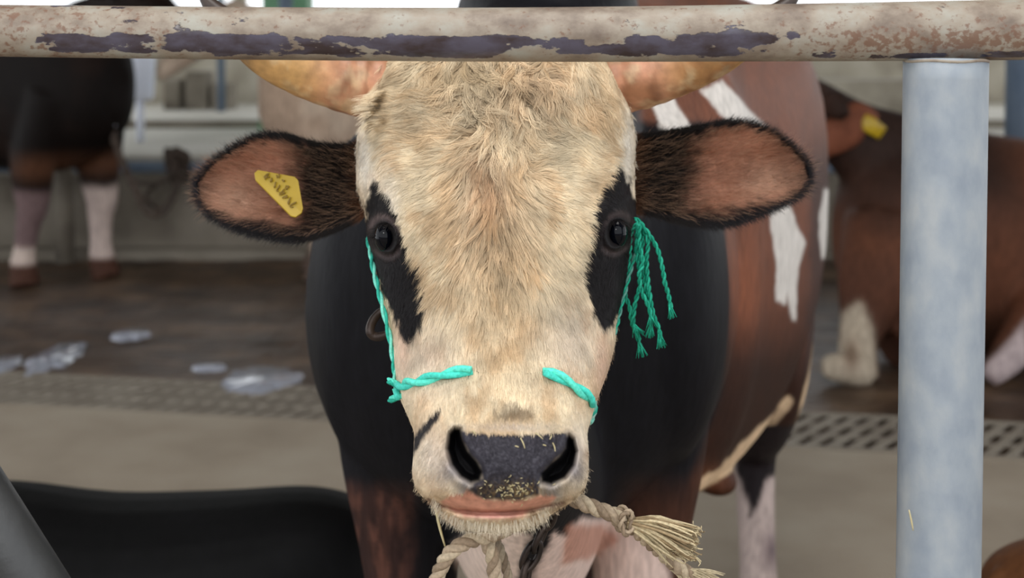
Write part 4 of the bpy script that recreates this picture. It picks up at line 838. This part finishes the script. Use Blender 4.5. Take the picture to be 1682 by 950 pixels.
mb = MB(); th = np.linspace(0, 2 * math.pi, 16); kc = P(650, 642, 1.425); rope(mb, [kc + np.array([.007 * math.cos(a * 2), .004 * math.sin(a), .011 * math.sin(a) * -1]) for a in th], .0036, .02, 2, TEAL[:2]); link('knot', mb.mesh('knot', col=True), M_rope, hal)
mb = MB(); rope(mb, [P(651, 640, 1.43), P(646, 590, 1.475), P(640, 555, 1.49), P(630, 510, 1.50), P(620, 470, 1.525), P(613, 440, 1.545), P(609, 415, 1.57), P(604, 390, 1.60)], .0032, .045, 2, [lin((120, 214, 194)), TEAL[1]])
link('cheek_rope', mb.mesh('cheek_rope', col=True), M_rope, hal)
mb = MB(); rope(mb, [P(974, 660, 1.40), P(990, 610, 1.46), P(1012, 540, 1.50), P(1019, 510, 1.515), P(1032, 460, 1.53), P(1044, 410, 1.55), P(1048, 372, 1.57)], .0024, .025, 2, [lin((90, 150, 136)), TEAL2[1]])
link('cheek_rope', mb.mesh('cheek_rope', col=True), M_rope, hal)
TS = [[(1048, 366), (1036, 385), (1034, 420), (1028, 455), (1026, 480), (1034, 505), (1038, 530), (1046, 550), (1053, 575)], [(1048, 368), (1046, 395), (1048, 430), (1052, 455), (1050, 475), (1043, 500), (1040, 530), (1045, 545)],
      [(1050, 368), (1056, 395), (1052, 420), (1058, 445), (1060, 470), (1066, 500), (1070, 525), (1068, 543)], [(1050, 366), (1064, 395), (1062, 425), (1064, 460), (1068, 490), (1074, 520), (1082, 540), (1086, 560)],
      [(1050, 366), (1066, 385), (1080, 410), (1088, 440), (1092, 465), (1098, 485), (1103, 512)], [(1050, 368), (1050, 400), (1056, 430), (1050, 450), (1054, 480), (1066, 505), (1070, 530)]]
mb = MB()
for q, tl in enumerate(TS):
    p = [P(a, b, 1.535 - .004 * q + .002 * math.sin(i * 2 + q)) for i, (a, b) in enumerate(tl)]
    rope(mb, p, .0027, .017, 2, TEAL2, n=5)
    a, b = tl[-1]; pa, pb = tl[-2]; dv = np.array([a - pa, b - pb], float); dv /= np.linalg.norm(dv)
    for w in range(26):
        o_ = RNG.normal(0, .8, 2); sp = RNG.normal(0, .24); l = RNG.uniform(14, 26); dx_ = dv[0] - sp * dv[1]; dy_ = dv[1] + sp * dv[0]; s0 = np.array([a, b]) - dv * 12 + o_
        tube(mb, [P(s0[0], s0[1], 1.533 - .004 * q), P(s0[0] + dx_ * l * .5, s0[1] + dy_ * l * .5, 1.531 - .004 * q + RNG.normal(0, .002)), P(s0[0] + dx_ * l, s0[1] + dy_ * l, 1.532 - .004 * q)], [.0008, .0007, .0004], 5, 0, C=TEAL2[w % 2] * RNG.uniform(.8, 1.3))
th = np.linspace(0, 12.6, 24); rope(mb, [P(1050, 374, 1.54) + np.array([.004 * math.cos(q), .003 * math.sin(q * .7), .009 * math.sin(q * .5)]) for q in th], .0026, .014, 2, TEAL2, m=3)
link('tassel', mb.mesh('tassel', col=True), M_rope, hal, label='frayed green rope ends hanging from the knot beside the eye')
# dark ring behind the left cheek
mb = MB(); tube(mb, [P(636, 505, 1.56), P(622, 515, 1.56), P(611, 530, 1.555), P(608, 545, 1.55), P(616, 553, 1.55), P(632, 551, 1.545), P(645, 540, 1.54)], [.0035, .0045, .005, .005, .005, .0045, .003], 12, 8)
link('iron_ring', mb.mesh('iron_ring'), M_dark, label='dark curved iron ring showing behind the bull\'s cheek, beside the turquoise cheek rope', category='ring')

# ---------------------------------------------------------------- natural ropes and chain under the chin
BG = [lin((168, 150, 128)), lin((142, 124, 104)), lin((184, 168, 144))]
lr = empty('lead_rope', tuple(P(800, 885, 1.36)), 'thick beige twisted rope looped under the bull\'s chin with a frayed end', 'rope')
mb = MB(); rope(mb, [P(835, 868, 1.40), P(812, 878, 1.36), P(790, 884, 1.35), P(762, 893, 1.34), P(740, 908, 1.34), P(726, 930, 1.345), P(716, 956, 1.35), P(712, 990, 1.36)], .0072, .034, 3, BG, n=10)
link('loop', mb.mesh('loop', col=True), M_rope, lr)
mb = MB(); rope(mb, [P(798, 872, 1.39), P(802, 895, 1.37), P(810, 920, 1.37), P(812, 950, 1.37), P(816, 990, 1.38)], .0072, .034, 3, BG, n=10); rope(mb, [P(812, 880, 1.41), P(822, 905, 1.40), P(830, 930, 1.40), P(836, 960, 1.40), P(838, 990, 1.40)], .0048, .026, 3, [c * .7 for c in BG], n=8)
link('strand', mb.mesh('strand', col=True), M_rope, lr)
mb = MB(); rope(mb, [P(930, 812, 1.42), P(950, 824, 1.41), P(980, 836, 1.41), P(1008, 846, 1.41), P(1024, 856, 1.41)], .0078, .036, 3, BG, n=10)
rope(mb, [P(1026, 856, 1.41), P(1050, 876, 1.42), P(1080, 902, 1.44), P(1105, 925, 1.45), P(1135, 945, 1.46), P(1165, 965, 1.46)], .0075, .036, 3, BG, n=10)
link('tail', mb.mesh('tail', col=True), M_rope, lr)
mb = MB(); kc = P(1026, 856, 1.405); th = np.linspace(0, 6.3 * 2, 26); rope(mb, [kc + np.array([.007 * math.cos(a) - .003 * math.sin(a * .5), .008 * math.sin(a * .5), .011 * math.sin(a)]) for a in th], .0035, .02, 2, BG[:2], m=3); link('knot', mb.mesh('knot', col=True), M_rope, lr)
mb = MB()
for i in range(210):
    u = RNG.random(); y1 = 868 + 52 * u + RNG.normal(0, 2); x1 = 1138 - 10 * u + RNG.normal(0, 6) - 30 * (RNG.random() < .2); s0 = np.array([1030 + RNG.uniform(0, 12), 853 + 12 * u]); mid = (s0 + [x1, y1]) / 2 + [0, -4 + RNG.normal(0, 4)]
    dq = 1.405 + RNG.normal(0, .007); pe = np.array([x1 + RNG.uniform(0, 10), y1 + RNG.normal(0, 5)])
    tube(mb, [P(s0[0], s0[1], 1.405), P(mid[0], mid[1], dq), P(x1, y1, dq), P(pe[0], pe[1], dq + RNG.normal(0, .003))], [.0016, .0013, .0008, .0004], 5, 3, C=(lin((196, 180, 146)) if RNG.random() < .6 else lin((150, 130, 100))) * RNG.uniform(.8, 1.15))
for i in range(90):
    s0 = np.array([1120 + RNG.uniform(-20, 20), 936]); e_ = s0 + [RNG.uniform(20, 55), RNG.uniform(6, 34)]
    tube(mb, [P(s0[0], s0[1], 1.455), P((s0[0] + e_[0]) / 2, (s0[1] + e_[1]) / 2 - 3, 1.455), P(e_[0], e_[1], 1.455 + RNG.normal(0, .006))], [.0013, .001, .0004], 5, 3, C=lin((190, 176, 146)) * RNG.uniform(.75, 1.1))
link('frayed_end', mb.mesh('frayed_end', col=True), M_rope, lr, label='frayed straw-coloured rope end')
ch = empty('chain', tuple(P(880, 900, 1.42)), 'dark rusty chain hanging beneath the bull\'s chin beside the beige rope', 'chain')
cp = crom([P(902, 842, 1.40), P(895, 865, 1.41), P(882, 895, 1.41), P(868, 925, 1.41), P(862, 960, 1.41), P(860, 995, 1.41)], 10)
sq = np.concatenate([[0], np.cumsum(np.linalg.norm(np.diff(cp, axis=0), axis=1))]); nl = int(sq[-1] / .021)
for i in range(nl):
    s_ = (i + .5) * .021; c = np.array([np.interp(s_, sq, cp[:, k]) for k in range(3)]); t_ = np.array([np.interp(s_ + .005, sq, cp[:, k]) - np.interp(s_ - .005, sq, cp[:, k]) for k in range(3)]); t_ /= np.linalg.norm(t_)
    sd = np.cross(t_, [0, 1, 0]); sd /= np.linalg.norm(sd); nn_ = np.cross(sd, t_); w = sd if i % 2 == 0 else nn_; w = w * .8 + (nn_ if i % 2 == 0 else sd) * .35
    a = np.linspace(0, 2 * math.pi, 25); m_ = MB(); tube(m_, [c + t_ * .0155 * math.cos(q) + w * .0085 * math.sin(q) for q in a], .0033, 8); link('link', m_.mesh('link'), M_dark, ch)

# straw bits
def straw(p, q, off, lab, r=.0005):
    m = MB(); a = onface([p, ((p[0] + q[0]) / 2 + 1, (p[1] + q[1]) / 2), q], off); tube(m, a, [r, r * 1.1, r * .6], 6, 3); link('straw', m.mesh('straw'), M_straw, label=lab, category='straw', group='straw bits on the bull')
for p, q in (((855, 720), (862, 737)), ((880, 712), (892, 722)), ((903, 722), (906, 714)), ((908, 728), (912, 742)), ((846, 733), (852, 735)), ((776, 708), (781, 714)), ((892, 731), (897, 733))):
    straw(p, q, .004, 'short pale straw bit stuck along the top of the bull\'s dark nose')
for i in range(70):
    x = 838 + RNG.normal(0, 26); y = 806 + RNG.normal(0, 9); a = RNG.uniform(0, 3.14); l = RNG.uniform(2, 6); straw((x, y), (x + l * math.cos(a), y + l * math.sin(a)), .003, 'tiny yellow chaff clinging to the bull\'s nose just above the upper lip', .00035)
m = MB(); tube(m, [P(716, 838, 1.37), P(722, 866, 1.365), P(731, 898, 1.36)], [.0012, .0014, .0008], 6, 3); link('straw', m.mesh('straw'), M_straw, label='long straw stalk dangling at the corner of the bull\'s mouth', category='straw')

# ---------------------------------------------------------------- fence
RD = 1.35
def rail():
    z = crom(np.array([(-500, 44, 40), (0, 50.5, 42.5), (420, 55, 43.3), (841, 57, 44.6), (1260, 54, 47), (1682, 48.5, 50), (2200, 38, 52)], float), 24); c = P(z[:, 0], z[:, 1], np.full(len(z), RD)); r = z[:, 2] / F * RD
    m = MB(); n = 96; tube(m, c, r, n); V = np.concatenate(m.V); x, y, d = PROJ(V)
    cc = np.vstack([np.repeat(c, n, 0), c[:1], c[-1:]]); q = (V - cc); a = -(q @ UP) / (np.linalg.norm(q, axis=1) + 1e-9); front = (q @ FW) < 0     # a: -1 top .. 1 bottom
    wear = .56 * np.exp(-((a - .48) / .42) ** 4) * sm(20, 110, x) * sm(1300, 1180, x) * (.85 + .15 * np.sin(x / 90)) - .5 * sm(.9, .97, a) * sm(.2, -.5, vnoise(x / 60, 0 * x))
    wear += .16 * np.exp(-((x - 420) / 200) ** 2) * np.exp(-((a + .0) / .5) ** 2)
    wear += .42 * np.exp(-((a - .85) / .16) ** 2) * sm(1300, 1320, x) * sm(-.1, .3, vnoise(x / 50, 0 * x + 4))
    rust = .40 + .18 * sm(1200, 1450, x) * np.exp(-((a - .35) / .5) ** 2) + .08 * sm(500, 0, x)
    C = np.column_stack([np.clip(wear + .2, 0, 1), np.clip(rust, 0, 1), np.zeros(len(V))]); me = m.mesh('top_rail'); setcol(me, C); return me
fence = empty('pipe_fence', (.9, RD, 0), 'steel pipe fence with flaking painted top rail in front of the bull', 'fence')
link('top_rail', rail(), M_rail, fence, label='horizontal pipe with flaking beige paint over dark metal')
m = MB(); top = P(1553.5, 99, RD); bot = P(1541, 950, RD * .995); dv = (bot - top) / np.linalg.norm(bot - top); low = top + dv * (top[2] / -dv[2]); r0 = 68.0 / F * RD
tube(m, [top, top + dv * .02, bot, low], [r0, r0, r0 * .985, r0 * .985], 64); tube(m, [low + np.array([0, 0, .0]), low + np.array([0, 0, .012])], .09, 40)
link('post', m.mesh('post'), M_galv, fence, label='pale blue-grey galvanised upright')
m = MB(); a = np.linspace(0, 2 * math.pi, 40); r0 -= .001; tc_ = P(1553.5, 99.5, RD); tube(m, [tc_ + np.array([r0 * math.cos(q), r0 * math.sin(q), .0006 * math.sin(q * 5)]) for q in a], .0018, 8); link('weld', m.mesh('weld'), M_rail, fence); setcol(bpy.data.objects['weld'].data, np.tile([.3, .35, 0], (len(bpy.data.objects['weld'].data.vertices), 1)))
m = MB(); p0 = P(-260, 460, 1.33); p1 = P(72, 985, 1.33); p2 = P(72, 985, 1.33) + (p1 - p0) * .62 / 1.0
p2 = p1 + (p1 - p0) / np.linalg.norm(p1 - p0) * ((p1[2]) / abs(((p1 - p0) / np.linalg.norm(p1 - p0))[2])); tube(m, [p0, p1, p2], 52 / F * 1.33, 40)
link('brace_pipe', m.mesh('brace_pipe'), M_dgalv, label='dark grey slanting pipe at the bottom left corner', category='pipe')
# scratch on the post
m = MB(); tube(m, [P(1493, 838, RD - .0385), P(1497, 856, RD - .039), P(1500, 872, RD - .0385)], [.0006, .0009, .0005], 6, 3); link('scratch_mark', m.mesh('scratch_mark'), M_straw, fence)
